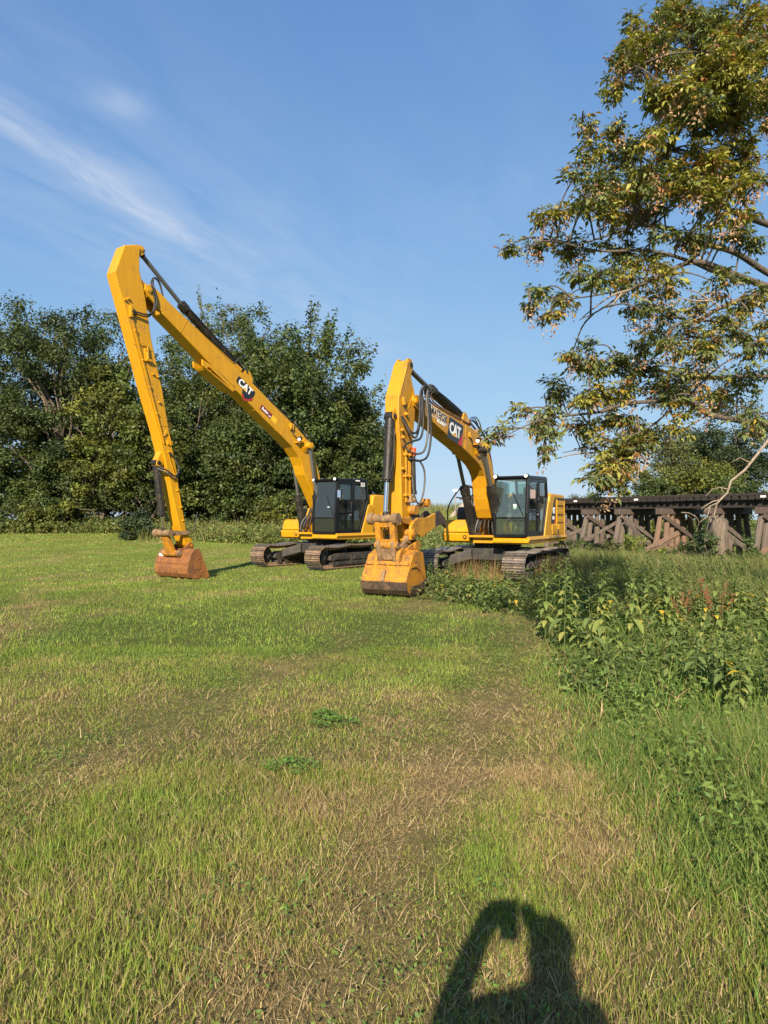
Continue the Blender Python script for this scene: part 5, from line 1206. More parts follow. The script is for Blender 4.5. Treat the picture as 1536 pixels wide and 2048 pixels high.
# small round leaved lawn herbs in drifts
n = 26000; x, y = scatter(rng, n, 1.3, 8); k_ = lushness(x, y) < .3; x, y = x[k_], y[k_]; k = len(x); dd_ = dryness(x, y)
c_ = np.where((rng.random(k) < .35 + .6 * dd_)[:, None], DRY[rng.integers(0, 4, k)] * rng.uniform(.7, 1.2, (k, 1)), GREEN[rng.integers(0, 4, k)] * rng.uniform(.5, 1.0, (k, 1)))
V, T_, c = blades(x, y, rng.uniform(.02, .07, k), np.full(k, .0045), rng.uniform(.93, .97, k), c_, rng, 1); V[:, 2] += np.repeat(rng.uniform(.012, .045, k), 3); lawn.append((V, T_, c))
n = 4200; d_h = np.sqrt(1.6 ** 2 + (11 ** 2 - 1.6 ** 2) * rng.random(n)); x = (rng.random(n) * 2 - 1) * d_h * .6; y = d_h
k_ = (fnoise(x * .8 + 60, y * .8, 4) > .53) & (lushness(x, y) < .3); x, y = x[k_], y[k_]; kk = len(x); i = np.repeat(np.arange(kk), 7)
P_ = np.stack([x[i] + rng.normal(size=kk * 7) * .035, y[i] + rng.normal(size=kk * 7) * .035, ground_h(x, y)[i] + rng.uniform(.02, .06, kk * 7)], 1)
V, T_ = leaf_geo(P_, unit(rng.normal(size=(kk * 7, 3)) * .45 + np.array([[0, -.25, 1]])), rng.uniform(.010, .024, kk * 7), rng, .6, .1)
lawn.append((V, T_, np.repeat(np.array([[.12, .20, .045], [.16, .23, .05], [.10, .165, .05]])[rng.integers(0, 3, kk * 7)] * rng.uniform(.7, 1.3, (kk * 7, 1)), 4, 0)))
V, T_, c = merge(lawn); tag(np_mesh('grass', V, T_, M_grass, c), 'short mown lawn grass with tan dry stalks and wheel marks', 'grass', kind='stuff')
# long lush grass on the edge
rng = np.random.default_rng(31); parts = []
for n, d0, d1, w, sg in ((46000, 1.8, 5.0, .0062, 2), (38000, 4.8, 12.5, .011, 2)):
    d = np.sqrt(d0 ** 2 + (d1 ** 2 - d0 ** 2) * rng.random(n)); e = lush_edge(d); x = e - .6 + rng.random(n) ** 1.05 * (np.minimum(d * .62 + .9 - e, 3.2) + .2)
    lu = lushness(x, d); k_ = (rng.random(n) < lu) & (rng.random(n) < .3 + 1.2 * fnoise(x * 3, d * 3, 3)); x, y = x[k_], d[k_]; k = len(x)
    isdry = rng.random(k) < .10
    c = np.where(isdry[:, None], DRY[rng.integers(0, 4, k)], LUSH[rng.integers(0, 4, k)] * rng.uniform(.7, 1.35, (k, 1)))
    h = rng.uniform(.10, .30, k) * (0.55 + .7 * sstep(x - lush_edge(y), -.1, 1.0)) * (0.6 + .8 * fnoise(x * 1.3 + 5, y * 1.3, 3))
    parts.append(blades(x, y, h, w * rng.uniform(.6, 1.4, k), rng.uniform(.2, .93, k), c, rng, sg, wind=(.25, .15)))
V, T_, c = merge(parts); tag(np_mesh('long_grass', V, T_, M_grass, c), 'unmown bright green long grass along the lawn edge', 'long grass', kind='stuff')
# tall windswept grass on the shaded bank before the trestle
rng = np.random.default_rng(41); parts = []
n = 46000; y = rng.uniform(10.5, 33, n); x = 2.6 + (y - 10) * .11 + rng.random(n) * (y * .62 - 2.6 + 1.5)
u_, w_ = bridge_coords(x, y)
k_ = (w_ > 1.2) & (rng.random(n) < .25 + 1.2 * fnoise(x * .7, y * .7, 3)) & ~((np.hypot(x - 3.25, y - 19.5) < 2.9) & (x < 5.2)); x, y = x[k_], y[k_]; k = len(x)
isdry = rng.random(k) < .10
c = np.where(isdry[:, None], DRY[rng.integers(0, 4, k)] * .9, np.array([[.15, .18, .055], [.185, .205, .065], [.12, .155, .055]])[rng.integers(0, 3, k)] * rng.uniform(.7, 1.4, (k, 1)))
h = rng.uniform(.35, .95, k) * (.55 + .7 * fnoise(x * .5 + 9, y * .5, 3)) * (1 - .35 * sstep(-x, -6, -3)) * (1 - .45 * sstep(y, 19, 27))
parts.append(blades(x, y, h, rng.uniform(.008, .018, k), rng.uniform(.3, .9, k), c, rng, 2, wind=(-.8, -.1)))
# dry reddish stalks round the nearer machine's tracks
n = 2300; a_ = rng.random(n) * 6.283; cx = rng.choice(4, n); cxy = np.array([[4.45, 17.9], [2.3, 17.0], [4.75, 18.9], [4.9, 17.0]])[cx]; rad = np.array([.55, .65, .6, .4])[cx] * np.sqrt(rng.random(n))
x, y = cxy[:, 0] + rad * np.cos(a_), cxy[:, 1] + rad * np.sin(a_)
parts.append(blades(x, y, rng.uniform(.25, .75, n), rng.uniform(.006, .011, n), rng.uniform(.05, .5, n), np.array([[.30, .19, .085], [.24, .13, .055], [.36, .26, .13], [.12, .13, .04]])[rng.integers(0, 4, n)] * rng.uniform(.8, 1.2, (n, 1)), rng, 2))
V, T_, c = merge(parts); tag(np_mesh('tall_grass', V, T_, M_grass, c), 'tall windswept grass and dry stalks on the bank before the trestle', 'tall grass', kind='stuff')

# leafy undergrowth along the tree line and on the embankment
def herb_field(name, label, x, y, h, size, pal, rng, per=7):
    n = len(x); z = ground_h(x, y); k = n * per; i = np.repeat(np.arange(n), per)
    t = rng.random(k) ** .8; r = rng.uniform(.03, .24, k) * (.6 + h[i]); a_ = rng.random(k) * 6.283
    P = np.stack([x[i] + r * np.cos(a_), y[i] + r * np.sin(a_), z[i] + h[i] * t], 1)
    nrm = unit(np.stack([np.cos(a_) * .6, np.sin(a_) * .6, np.full(k, .8)], 1) + rng.normal(size=(k, 3)) * .4)
    V, T_ = leaf_geo(P, nrm, size * rng.uniform(.6, 1.4, k), rng, .42)
    tone = rng.uniform(.7, 1.3, n)
    c = np.array(pal)[rng.integers(0, len(pal), n)][i] * tone[i][:, None] * rng.uniform(.75, 1.25, (k, 1))
    return V, T_, np.repeat(c, 4, 0)
rng = np.random.default_rng(51)
n = 5200; px_ = rng.uniform(-120, 800, n); y = np.interp(px_, [-120, 0, 230, 330, 420, 560, 800], [41, 40.5, 41, 38, 34.5, 33, 33]) + rng.random(n) ** 1.3 * 9; x = (px_ - 768) / F_PX * y
V1 = herb_field('', '', x, y, rng.uniform(.2, .95, n) * (.5 + .9 * fnoise(x * .4, y * .4, 3)), .17, [(.13, .165, .045), (.155, .185, .05), (.10, .14, .045), (.18, .17, .065)], rng)
n = 9000; y = np.interp(rng.random(n), [0, 1], [34, 41]) + rng.random(n) * 6; x = rng.uniform(-13, -3, n) * (y / 36) 
V2 = blades(x, y, rng.uniform(.3, .9, n), np.full(n, .03), rng.uniform(.1, .6, n), np.array([[.15, .18, .05], [.19, .21, .065], [.28, .24, .11]])[rng.integers(0, 3, n)] * rng.uniform(.7, 1.3, (n, 1)), rng, 2)
V, T_, c = merge([V1, V2]); tag(np_mesh('undergrowth', V, T_, M_weed, c), 'leafy undergrowth and rank weeds along the foot of the tree line', 'undergrowth', kind='stuff')
rng = np.random.default_rng(52); n = 10000
u = rng.uniform(-34, 1.0, n); w = rng.uniform(-3, 8, n); x = B0[0] + BU[0] * u + BN[0] * w; y = B0[1] + BU[1] * u + BN[1] * w
V1 = blades(x, y, rng.uniform(.2, .7, n), rng.uniform(.03, .05, n), rng.uniform(.1, .7, n), np.array([[.14, .165, .055], [.17, .19, .07], [.24, .21, .10], [.12, .15, .05]])[rng.integers(0, 4, n)] * rng.uniform(.7, 1.3, (n, 1)), rng, 2)
n = 3600; x = rng.uniform(-.5, 8.5, n); y = rng.uniform(23, 46, n); u, w = bridge_coords(x, y); k_ = (w > 1) & (x / y < .2) & (x / y > -.02); x, y = x[k_], y[k_]; n = len(x)
V2 = herb_field('', '', x, y, rng.uniform(.25, .9, n), .14, [(.12, .16, .05), (.15, .185, .055), (.10, .14, .05), (.19, .19, .075)], rng)
V, T_, c = merge([V1, V2]); tag(np_mesh('embankment_grass', V, T_, M_weed, c), 'rough grass and weeds covering the railway embankment', 'rough grass', kind='stuff')

# ------------------------------------------------------------------ broad leaved weeds, leaf by leaf
def col_mesh(name, V, F, cols, m, smooth=True):
    me = bpy.data.meshes.new(name); me.from_pydata([tuple(p) for p in V], [], F); me.update()
    a = me.color_attributes.new('Col', 'FLOAT_COLOR', 'POINT'); c4 = np.ones((len(V), 4), np.float32); c4[:, :3] = np.array(cols); a.data.foreach_set('color', c4.ravel())
    if smooth: me.polygons.foreach_set('use_smooth', [True] * len(me.polygons))
    me.materials.append(m); return me
def lance_leaf(L, W, droop, col, name='leaf'):
    """a pointed leaf along +X, folded on its midrib and arching down"""
    V = []; F = []; n = 5
    for i in range(n + 1):
        t = i / n; w = W * (math.sin(math.pi * min(1, t ** .75 * .98 + .02)) ** .9) * .5; ang = droop * t
        x = L * (t - .12 * droop * t * t); z = -L * droop * .45 * t * t + .04 * L * math.sin(math.pi * t)
        V += [(x, -w, z + w * .35), (x, 0, z), (x, w, z + w * .35)]
    for i in range(n):
        a = i * 3; F += [(a, a + 3, a + 4, a + 1), (a + 1, a + 4, a + 5, a + 2)]
    cols = [tuple(q * (1.15 if j % 3 == 1 else 1.0) for q in col) for j in range(len(V))]
    return col_mesh(name, V, F, cols, M_weed)
WCOL = [(.190, .235, .066), (.150, .200, .055), (.240, .275, .080), (.130, .180, .058), (.255, .260, .078)]
LEAFM = [lance_leaf(L, W, d, c) for (L, W, d), c in zip(((.14, .048, .5), (.115, .044, .75), (.11, .030, .3), (.15, .058, .8), (.09, .038, .5)), WCOL)]
YLEAF = lance_leaf(.12, .06, .7, (.45, .33, .04))
def stem_mesh(h, bend, r, col):
    mb = MB(); mb.tube(spline([(0, 0, -.05), (bend * .2, 0, h * .35), (bend * .6, 0, h * .7), (bend, 0, h)], 3), r, 5, 0, r * .45)
    return col_mesh('stem', mb.v, mb.f, [col] * len(mb.v), M_weed)
def make_weed(rng, h, nl, spread=1.0):
    """returns (stem mesh, [(leaf mesh, matrix)])"""
    bend = rng.uniform(-.15, .15) * h; st = stem_mesh(h, bend, .006 + .003 * h, (.10, .14, .045)); L = []
    for i in range(nl):
        f = .22 + .78 * (i / (nl - 1)); a = (i // 2) * 1.57 + (i % 2) * 3.14 + rng.uniform(-.35, .35)
        sz = (1.25 - .75 * f ** 2.2) * rng.uniform(.75, 1.25) * spread * (.7 + .5 * h)
        pitch = .50 - .80 * f + rng.uniform(-.38, .38)
        M_ = Matrix.Translation((bend * f * f, 0, h * f)) @ Matrix.Rotation(a, 4, 'Z') @ Matrix.Rotation(pitch, 4, 'Y') @ Matrix.Diagonal((sz, sz, sz, 1))
        L.append((LEAFM[rng.integers(0, 5)] if rng.random() > .008 else YLEAF, M_))
    return st, L
rng = np.random.default_rng(61)
PROT = [make_weed(rng, h, nl) for h, nl in ((1.0, 30), (.85, 28), (.72, 24), (.6, 22), (.5, 18), (.38, 14))]
def plant_weed(k, x, y, rz, sc, label, group, name='weed_plant', cat='weed'):
    st, L = PROT[k]; o = empty(name, (x, y, gz(x, y)), rz); o.scale = (sc, sc, sc); tag(o, label, cat, group)
    s_ = bpy.data.objects.new('stem', st); COL.objects.link(s_); s_.parent = o
    for me, M_ in L:
        q = bpy.data.objects.new('leaf', me); COL.objects.link(q); q.parent = o; q.matrix_local = M_
def in_front(x, y): return True
wr = np.random.default_rng(62); cnt = 0
while cnt < 62:                            # stand on the right bank
    y = wr.uniform(7.3, 11.0) if cnt < 54 else wr.uniform(6.2, 7.4); x = wr.uniform(2.0, 6.6)
    if x > y * .62 + .2 or x < lush_edge(y) + .12 - .0 or (y < 7.4 and x < 2.9): continue
    k = int(np.clip(wr.normal(1.8, 1.3), 0, 5)); hgt = .8 + .25 * sstep(y, 7.6, 8.8)
    plant_weed(k, x, y, wr.uniform(0, 6.28), wr.uniform(.85, 1.1) * hgt, 'leafy upright green weed in the thick stand on the bank beside the lawn', 'upright weeds in the stand on the bank'); cnt += 1
for i, (x, y) in enumerate(((2.05, 8.7), (2.2, 9.3), (2.35, 8.5), (2.5, 9.0), (2.65, 8.3), (2.85, 8.9), (3.05, 8.4), (2.3, 10.0), (2.75, 9.8), (3.3, 9.2), (2.15, 8.15), (3.5, 8.7))):
    plant_weed(i % 2, x, y, wr.uniform(0, 6.28), wr.uniform(1.0, 1.2), 'tallest leafy weed at the corner of the bank just right of the crawler track', 'tallest weeds at the corner of the bank')
cnt = 0
while cnt < 16:                            # darker near clump at the frame edge
    y = wr.uniform(5.0, 6.6); x = wr.uniform(2.75, 4.2)
    if x > y * .62 + .3: continue
    plant_weed(int(wr.integers(1, 5)), x, y, wr.uniform(0, 6.28), wr.uniform(.75, 1.0), 'leafy weed in the low clump nearest the camera on the bank', 'weeds in the near clump'); cnt += 1
cnt = 0
while cnt < 32:                            # strip between the muddy bucket and the near crawler track
    f = wr.random(); x = 0.95 + 1.45 * f + wr.normal() * .28; y = 14.6 - 3.4 * f + abs(wr.normal()) * .9
    if x < .72 or (y > 13.6 and x > 2.3): continue
    plant_weed(int(np.clip(wr.normal(2.8, 1.3), 0, 5)), x, y, wr.uniform(0, 6.28), wr.uniform(.7, 1.0), 'leafy weed in the strip between the muddy bucket and the nearest crawler track', 'weeds by the muddy bucket'); cnt += 1
# low herb layer filling between the stems (nobody could count it)
rng = np.random.default_rng(63); parts = []
n = 1500; y = rng.uniform(6.2, 11.5, n); x = lush_edge(y) + .1 + rng.random(n) * (y * .62 - lush_edge(y)); k_ = rng.random(n) < .3 + fnoise(x, y, 2); x, y = x[k_], y[k_]
parts.append(herb_field('', '', x, y, rng.uniform(.08, .30, len(x)) * (.45 + .55 * sstep(x - lush_edge(y), 0, .9)), .085, [(.085, .125, .04), (.11, .15, .045), (.07, .105, .036), (.14, .165, .055)], rng, 10))
n = 600; f = rng.random(n); x = 1.0 + 1.45 * f + rng.normal(size=n) * .38; y = 14.7 - 3.5 * f + np.abs(rng.normal(size=n)) * 1.2
parts.append(herb_field('', '', x, y, rng.uniform(.08, .42, n), .085, [(.085, .125, .04), (.115, .155, .045), (.07, .105, .036), (.15, .155, .06)], rng, 10))
n = 1600; y = rng.uniform(10.5, 20, n); x = 2.9 + rng.random(n) * (y * .62 - 2.4); k_ = ~((np.hypot(x - 3.25, y - 19.5) < 2.9)); x, y = x[k_], y[k_]
parts.append(herb_field('', '', x, y, rng.uniform(.1, .55, len(x)), .10, [(.08, .115, .04), (.10, .135, .045), (.13, .135, .05)], rng, 10))
n = 1700; y = rng.uniform(2.4, 7.5, n); x = lush_edge(y) + .35 + rng.random(n) * 2.0; 
parts.append(herb_field('', '', x, y, rng.uniform(.04, .26, n), .05, [(.12, .185, .045), (.15, .21, .05), (.10, .16, .045)], rng, 9))
V, T_, c = merge(parts); tag(np_mesh('ground_cover', V, T_, M_weed, c), 'low leafy ground cover between the taller weeds', 'ground cover', kind='stuff')
# bright bushes before the trestle
bush('bush', 'small bright yellow green shrub growing before the third trestle bent', 1268, 33, 1062, .62, (.13, .17, .03), 71, 1500, 26, .07, base=-.45, blob_r=(.14, .28))
for i, (px_, D_, top_, w_, c_, lab_) in enumerate(((1158, 38, 1078, .9, MDG, 'low brush at the trestle foot beside the engine hood'), (1215, 36, 1080, .8, DKG, 'low dark brush before the second trestle bent'), (1372, 31, 1076, .7, MDG, 'low brush before the gap left of the bark stump'), (1490, 27, 1072, .9, MDG, 'low brush before the trestle right of the bark stump'))):
    bush('bush', lab_, px_, D_, top_, w_, c_, 140 + i, 1300, 24, .08, base=-.5, blob_r=(.16, .3))
bush('bush', 'tiny bright green shrub before the reddish trestle posts', 1322, 32, 1092, .3, (.12, .16, .03), 72, 600, 14, .06, base=-.45, blob_r=(.1, .18))
bush('bush', 'grey green bush growing at the foot of the bark stump', 1412, 29.2, 1052, .6, (.06, .09, .04), 73, 1500, 26, .07, base=-.4, blob_r=(.14, .28))
# brown seed stalks
def dock(x, y, h, label, seed):
    r = random.Random(seed); o = empty('dry_dock_plant', (x, y, gz(x, y)), 0); tag(o, label, 'dry weed'); mb = MB(); sd = MB()
    for k in range(6):
        a_ = r.uniform(0, 6.28); l = r.uniform(.15, .4); p0 = Vector((0, 0, -.03)); p1 = Vector((math.cos(a_) * l, math.sin(a_) * l, h * r.uniform(.7, 1)))
        pts = spline([p0, p0.lerp(p1, .5) + Vector((0, 0, .08)), p1], 5); mb.tube(pts, .006, 5, 0, .003)
        for p in pts[5:]:
            for _ in range(9): sd.ball(p + Vector((r.gauss(0, .018), r.gauss(0, .018), r.gauss(0, .02))), r.uniform(.006, .012), n=5)
    mb.build('stem', simple('rust_brown_stem', (.16, .075, .035), .8), o); sd.build('seed_heads', simple('rust_brown_seed', (.19, .075, .035), .9, 0, .3), o)
dock(4.55, 9.3, .75, 'rust brown seed stalk standing above the green weeds', 1)
dock(5.15, 9.0, .62, 'rust brown seed stalk at the outer edge of the weed bank', 2)
dock(4.3, 9.9, .55, 'shorter rust brown dried weed behind the taller seed stalk', 3)
# yellow flowers, clover patches, rosettes
M_petal = simple('yellow_petal', (.75, .42, .01), .6)
def flower(x, y, h, label):
    o = empty('yellow_flower', (x, y, gz(x, y))); tag(o, label, 'flower', 'yellow flowers in the long grass'); mb = MB(); mb.tube([(0, 0, 0), (.01, 0, h * .5), (0, .01, h)], .0025, 5)
    mb.build('stem', M_wst, o); mb = MB()
    for k in range(8):
        a_ = 6.283 * k / 8; c_, s_ = math.cos(a_), math.sin(a_); mb.add([(0, 0, h), (.018 * c_ - .006 * s_, .018 * s_ + .006 * c_, h + .004), (.03 * c_, .03 * s_, h), (.018 * c_ + .006 * s_, .018 * s_ - .006 * c_, h + .004)], [(0, 1, 2, 3)])
    mb.ball((0, 0, h + .004), .009, n=6); mb.build('petals', M_petal, o)
M_wst = simple('green_stem', (.08, .12, .03), .7)
for i, (px_, py_, D, lab) in enumerate(((1465, 1462, 4.9, 'small yellow flower at the top of the group in the long grass'), (1478, 1455, 4.95, 'small yellow flower just beside the topmost one'), (1498, 1497, 4.5, 'small yellow flower below the topmost pair'), (1520, 1494, 4.5, 'small yellow flower at the outer end of its group'), (1500, 1550, 4.1, 'lowest small yellow flower in the long grass'))):
    x = (px_ - 768) / F_PX * D; flower(x, D, max(.06, EYE + (HOR - py_) / F_PX * D - gz(x, D)), lab)
def rosette(x, y, r, label, group, kind_, seed, nl=0):
    g_ = np.random.default_rng(seed); o = empty(kind_, (x, y, gz(x, y))); tag(o, label, kind_.replace('_', ' ').split()[0], group)
    if kind_ == 'clover_patch':
        k = 300; a_ = g_.random(k) * 6.283; q = g_.random(k) ** .8 * r * 1.5; P = np.stack([q * np.cos(a_) * 1.25, q * np.sin(a_) * .7, .03 + .04 * np.exp(-(q / r) ** 2) + g_.random(k) * .03], 1)
        V, T_ = leaf_geo(P, unit(g_.normal(size=(k, 3)) * .35 + np.array([[0, 0, 1]])), g_.uniform(.014, .03, k), g_, .8, .1)
        c = np.repeat(np.array([[.11, .20, .045]]) * g_.uniform(.7, 1.4, (k, 1)), 4, 0); np_mesh('foliage', V, T_, M_weed, c, o)['kind'] = 'stuff'
    else:
        for k in range(nl or 6):
            q = bpy.data.objects.new('leaf', LEAFM[int(g_.integers(0, 5))]); COL.objects.link(q); q.parent = o; s_ = r / .14 * g_.uniform(.7, 1.1)
            q.matrix_local = Matrix.Translation((0, 0, .02)) @ Matrix.Rotation(k * 6.283 / (nl or 6) + g_.uniform(-.4, .4), 4, 'Z') @ Matrix.Rotation(-.35 + g_.uniform(-.25, .3), 4, 'Y') @ Matrix.Diagonal((s_, s_ * 1.1, s_, 1))
def gp(px_, py_): D = F_PX * EYE / (py_ - HOR); return (px_ - 768) / F_PX * D, D
x, y = gp(583, 1545); rosette(x, y, .11, 'round bright green clover patch in the mown grass', None, 'clover_patch', 1)
x, y = gp(672, 1455); rosette(x, y, .11, 'bright green clover patch farther from the camera than the round one', None, 'clover_patch', 2)
x, y = gp(650, 1440); rosette(x, y, .06, 'tiny green clover tuft touching the farther clover patch', None, 'clover_patch', 3)
for i, (px_, py_) in enumerate(((435, 1768), (250, 1835), (395, 1905), (570, 1915), (150, 1740), (1440, 1625), (1380, 1640), (240, 1780), (60, 1850), (700, 2010), (1010, 2010), (1440, 1720))):
    x, y = gp(px_, py_); rosette(x, y, .026 + .008 * (i % 3), 'small flat broad leaved weed growing in the mown grass', 'small broad leaved weeds in the lawn', 'lawn_weed', 20 + i, 6)

# ------------------------------------------------------------------ overhanging tree on the right
OT = empty('overhanging_tree', (7.6, 9.6, gz(7.6, 9.6))); tag(OT, 'box elder reaching in from outside the frame with green, yellow and brown hanging leaves', 'tree')
T0 = Vector(OT.location)
def P3(px_, py_, D): return Vector(((px_ - 768) / F_PX * D, D, EYE + (HOR - py_) / F_PX * D)) - T0
mb = MB(); trunk_pts = spline([(0, 0, -.3), (.05, 0, 1.5), (-.1, .1, 3.2), (.1, 0, 5.5), (.0, -.2, 8.2), (.1, -.1, 11)], 4)
mb.tube(trunk_pts, .34, 12, 0, .12); mb.build('trunk', M_bark, OT)
limbs = [
    ([(1640, 600), (1536, 543), (1465, 500), (1371, 478), (1349, 458), (1306, 449), (1270, 451), (1215, 470), (1150, 490)], 8.2, .075, .012),
    ([(1640, 480), (1536, 445), (1494, 431), (1443, 409), (1400, 384), (1342, 355), (1290, 340), (1230, 330)], 8.8, .085, .012),
    ([(1640, 600), (1536, 571), (1458, 542), (1403, 522), (1364, 529), (1327, 549), (1298, 563), (1262, 578), (1197, 621), (1165, 636)], 7.6, .07, .008),
    ([(1640, 560), (1536, 585), (1501, 592), (1443, 614), (1400, 639), (1353, 650), (1324, 701), (1290, 725)], 7.9, .06, .010),
    ([(1640, 770), (1536, 752), (1432, 755), (1371, 752), (1300, 735), (1225, 728)], 8.4, .06, .010),
    ([(1640, 850), (1536, 849), (1487, 842), (1418, 828), (1389, 810), (1356, 802), (1262, 806), (1197, 824), (1136, 831), (1074, 842), (998, 878)], 7.4, .065, .006),
    ([(1640, 170), (1536, 205), (1501, 217), (1461, 235), (1429, 268), (1390, 300), (1340, 300)], 8.9, .06, .010),
    ([(1640, 60), (1536, 70), (1450, 75), (1390, 85), (1330, 110), (1280, 125), (1250, 140)], 8.6, .06, .008),
    ([(1536, 571), (1440, 545), (1380, 520), (1300, 500), (1200, 500), (1100, 480), (1040, 495)], 7.8, .05, .006),
    ([(1356, 802), (1330, 830), (1290, 860), (1230, 880), (1180, 895), (1125, 905)], 7.3, .022, .006),
    ([(1290, 860), (1260, 900), (1235, 940), (1215, 975)], 7.2, .018, .006),
    ([(1136, 831), (1115, 860), (1100, 885), (1090, 915)], 7.3, .014, .005),
    ([(1342, 355), (1300, 320), (1250, 290), (1200, 270), (1165, 255)], 8.7, .025, .006),
    ([(1300, 560), (1215, 585), (1130, 598), (1060, 604)], 7.5, .02, .006),
    ([(1500, 420), (1480, 380), (1460, 330), (1440, 270)], 8.9, .04, .01)]
anchor = []; lm = random.Random(9)
for pts, D, r0, r1 in limbs:
    P = []
    for i, (a_, b_) in enumerate(pts):
        f = i / (len(pts) - 1); P.append(P3(a_, b_, D + .9 * (1 - f) * 1.0 - .35 * f + .18 * math.sin(i * 1.9)))
    S = spline(P, 5); mb = MB(); mb.tube(S, r0 * .66, 8, 0, r1 * .6); mb.build('limb', M_twig, OT); anchor += S
# join limbs that start outside the frame to the trunk
mb = MB()
for pts, D, r0, r1 in limbs[:9]:
    a_ = P3(*pts[0], D + .9); q = min(trunk_pts, key=lambda p: abs(p.z - (a_.z - .7))); mb.tube(spline([q, q.lerp(a_, .55) + Vector((0, 0, .15)), a_], 4), r0 * 1.3, 8, 0, r0)
mb.build('limb_bases', M_twig, OT)
# bare pale twigs
mb = MB()
for pts, D in (([(1414, 831), (1371, 857), (1327, 889), (1280, 925), (1215, 965)], 7.9), ([(1340, 880), (1318, 862), (1290, 868)], 7.9), ([(1327, 889), (1345, 860), (1352, 842)], 7.9), ([(1300, 910), (1282, 905), (1262, 915), (1230, 925)], 7.9), ([(1280, 925), (1276, 950), (1270, 968)], 7.9), ([(1262, 578), (1225, 590), (1180, 622), (1160, 640)], 7.5), ([(1245, 585), (1225, 610), (1215, 628)], 7.5), ([(1443, 614), (1400, 585), (1380, 580)], 7.8), ([(1420, 600), (1385, 600), (1350, 590)], 7.8), ([(1190, 905), (1150, 908), (1110, 918)], 7.4)):
    S = spline([P3(a_, b_, D) for a_, b_ in pts], 4); mb.tube(S, .012, 6, 0, .004)
mb.build('bare_twigs', M_bark_pale, OT)
CL = [(1400,60,150,70),(1300,100,70,65),(1250,130,34,40),(1450,150,110,80),(1330,180,65,45),(1480,230,70,55),(1400,245,65,55),(1265,55,20,40),(1240,175,25,25),(1350,30,80,35),(1500,60,60,60),
 (1175,262,28,20),(1230,262,40,22),(1280,285,26,18),(1250,330,65,45),(1160,330,26,22),(1320,310,45,45),(1420,330,80,45),(1500,320,55,55),(1330,370,75,38),(1220,380,80,34),(1450,385,55,38),(1090,432,45,25),(1190,420,70,30),(1300,420,55,36),(1032,502,26,18),(1080,490,45,22),(1150,490,55,36),(1250,500,80,38),(1370,490,60,34),(1480,480,55,45),(1060,602,34,20),(1120,600,36,26),(1180,562,60,30),(1270,550,50,26),(1335,575,36,28),(1105,632,22,22),
 (1440,570,45,26),(1505,610,40,36),(1385,610,40,24),(1320,640,50,34),(1385,655,34,24),(1290,690,32,20),(1170,690,34,22),(1480,665,40,36),(1430,705,26,26),(1500,705,32,34),
 (1180,735,80,34),(1280,745,80,36),(1390,745,70,38),(1490,755,55,38),(1110,785,60,34),(1210,790,80,30),(1330,785,70,28),(1440,790,70,32),(1045,822,30,16),(1080,835,42,22),(1002,850,16,18),(985,872,12,18),(1150,862,50,22),(1250,850,60,26),(1360,850,40,24),(1500,850,36,26),(1090,905,13,30),(1170,888,34,14),(1260,890,60,34),(1230,940,42,34),(1205,972,18,18),(1130,720,25,18),(1240,905,70,42),(1215,935,45,35),(1270,880,60,30),(1185,950,24,26),(1300,865,50,25),(1090,870,30,16),(1450,640,50,24),(1410,680,40,20)]
def leaflet_geo(rng, nleaf_pts, P, dirv, scale, cols):
    """compound leaves: 5 drooping leaflets each, 4 triangles a leaflet; vectorised"""
    n = len(P); Vs = []; Ts = []; Cs = []; b = 0
    up = np.array([[0, 0, 1.0]])
    side = unit(np.cross(dirv, up)); dn = unit(np.cross(side, dirv))
    for j, (t, sd, ln) in enumerate(((.35, 1, .85), (.35, -1, .85), (.68, 1, .95), (.68, -1, .95), (1.0, 0, 1.1))):
        base = P + dirv * (t * .115 * scale)[:, None]
        d = unit(dirv * (.75 if sd else 1) + side * sd * .8 + np.array([[0, 0, -.38]]) + rng.normal(size=(n, 3)) * .32)
        nr = unit(np.cross(np.cross(d, up + rng.normal(size=(n, 3)) * .35), d)); sv = np.cross(d, nr)
        L_ = (ln * .085 * scale * rng.uniform(.75, 1.2, n))[:, None]; w = L_ * .21
        v0 = base; v1 = base + d * L_ * .42 + sv * w + nr * w * .3; v2 = base + d * L_ * .42 - sv * w + nr * w * .3; v3 = base + d * L_ - nr * L_ * .16; vm = base + d * L_ * .45
        V = np.stack([v0, v1, vm, v2, v3], 1).reshape(-1, 3); o = np.arange(n)[:, None] * 5 + b
        Ts += [o + np.array([[0, 2, 1]]), o + np.array([[0, 3, 2]]), o + np.array([[1, 2, 4]]), o + np.array([[2, 3, 4]])]
        Vs.append(V); Cs.append(np.repeat(cols * rng.uniform(.8, 1.2, (n, 1)), 5, 0)); b += 5 * n
    return np.concatenate(Vs), np.concatenate(Ts), np.concatenate(Cs)
rq = random.Random(8); BY = [0, 150, 230, 250, 340, 430, 520, 610, 640, 670, 700, 760, 830, 870, 920, 980]; BX = [1250, 1230, 1310, 1170, 1150, 1060, 1030, 1060, 1110, 1260, 1165, 1105, 1045, 1080, 1185, 1200]
for _ in range(75):
    y_ = rq.uniform(0, 960); xb = float(np.interp(y_, BY, BX)) + 15; x_ = rq.uniform(xb, 1540)
    if y_ > 830 and x_ > 1330: continue
    CL.append((x_, y_, rq.uniform(18, 36), rq.uniform(14, 24)))
rq = random.Random(5); CL = CL + [(cx + rq.uniform(-.9, .9) * rx, cy + rq.uniform(-.9, .9) * ry, rx * .5, ry * .6) for cx, cy, rx, ry in CL if cy < 560 and cx > 1200 and rq.random() < .8]
rng = np.random.default_rng(77); LP = []; LD = []; LC = []; LS = []; tw = MB(); SP = []
anch = np.array([tuple(p) for p in anchor]); t0 = np.array(tuple(T0))
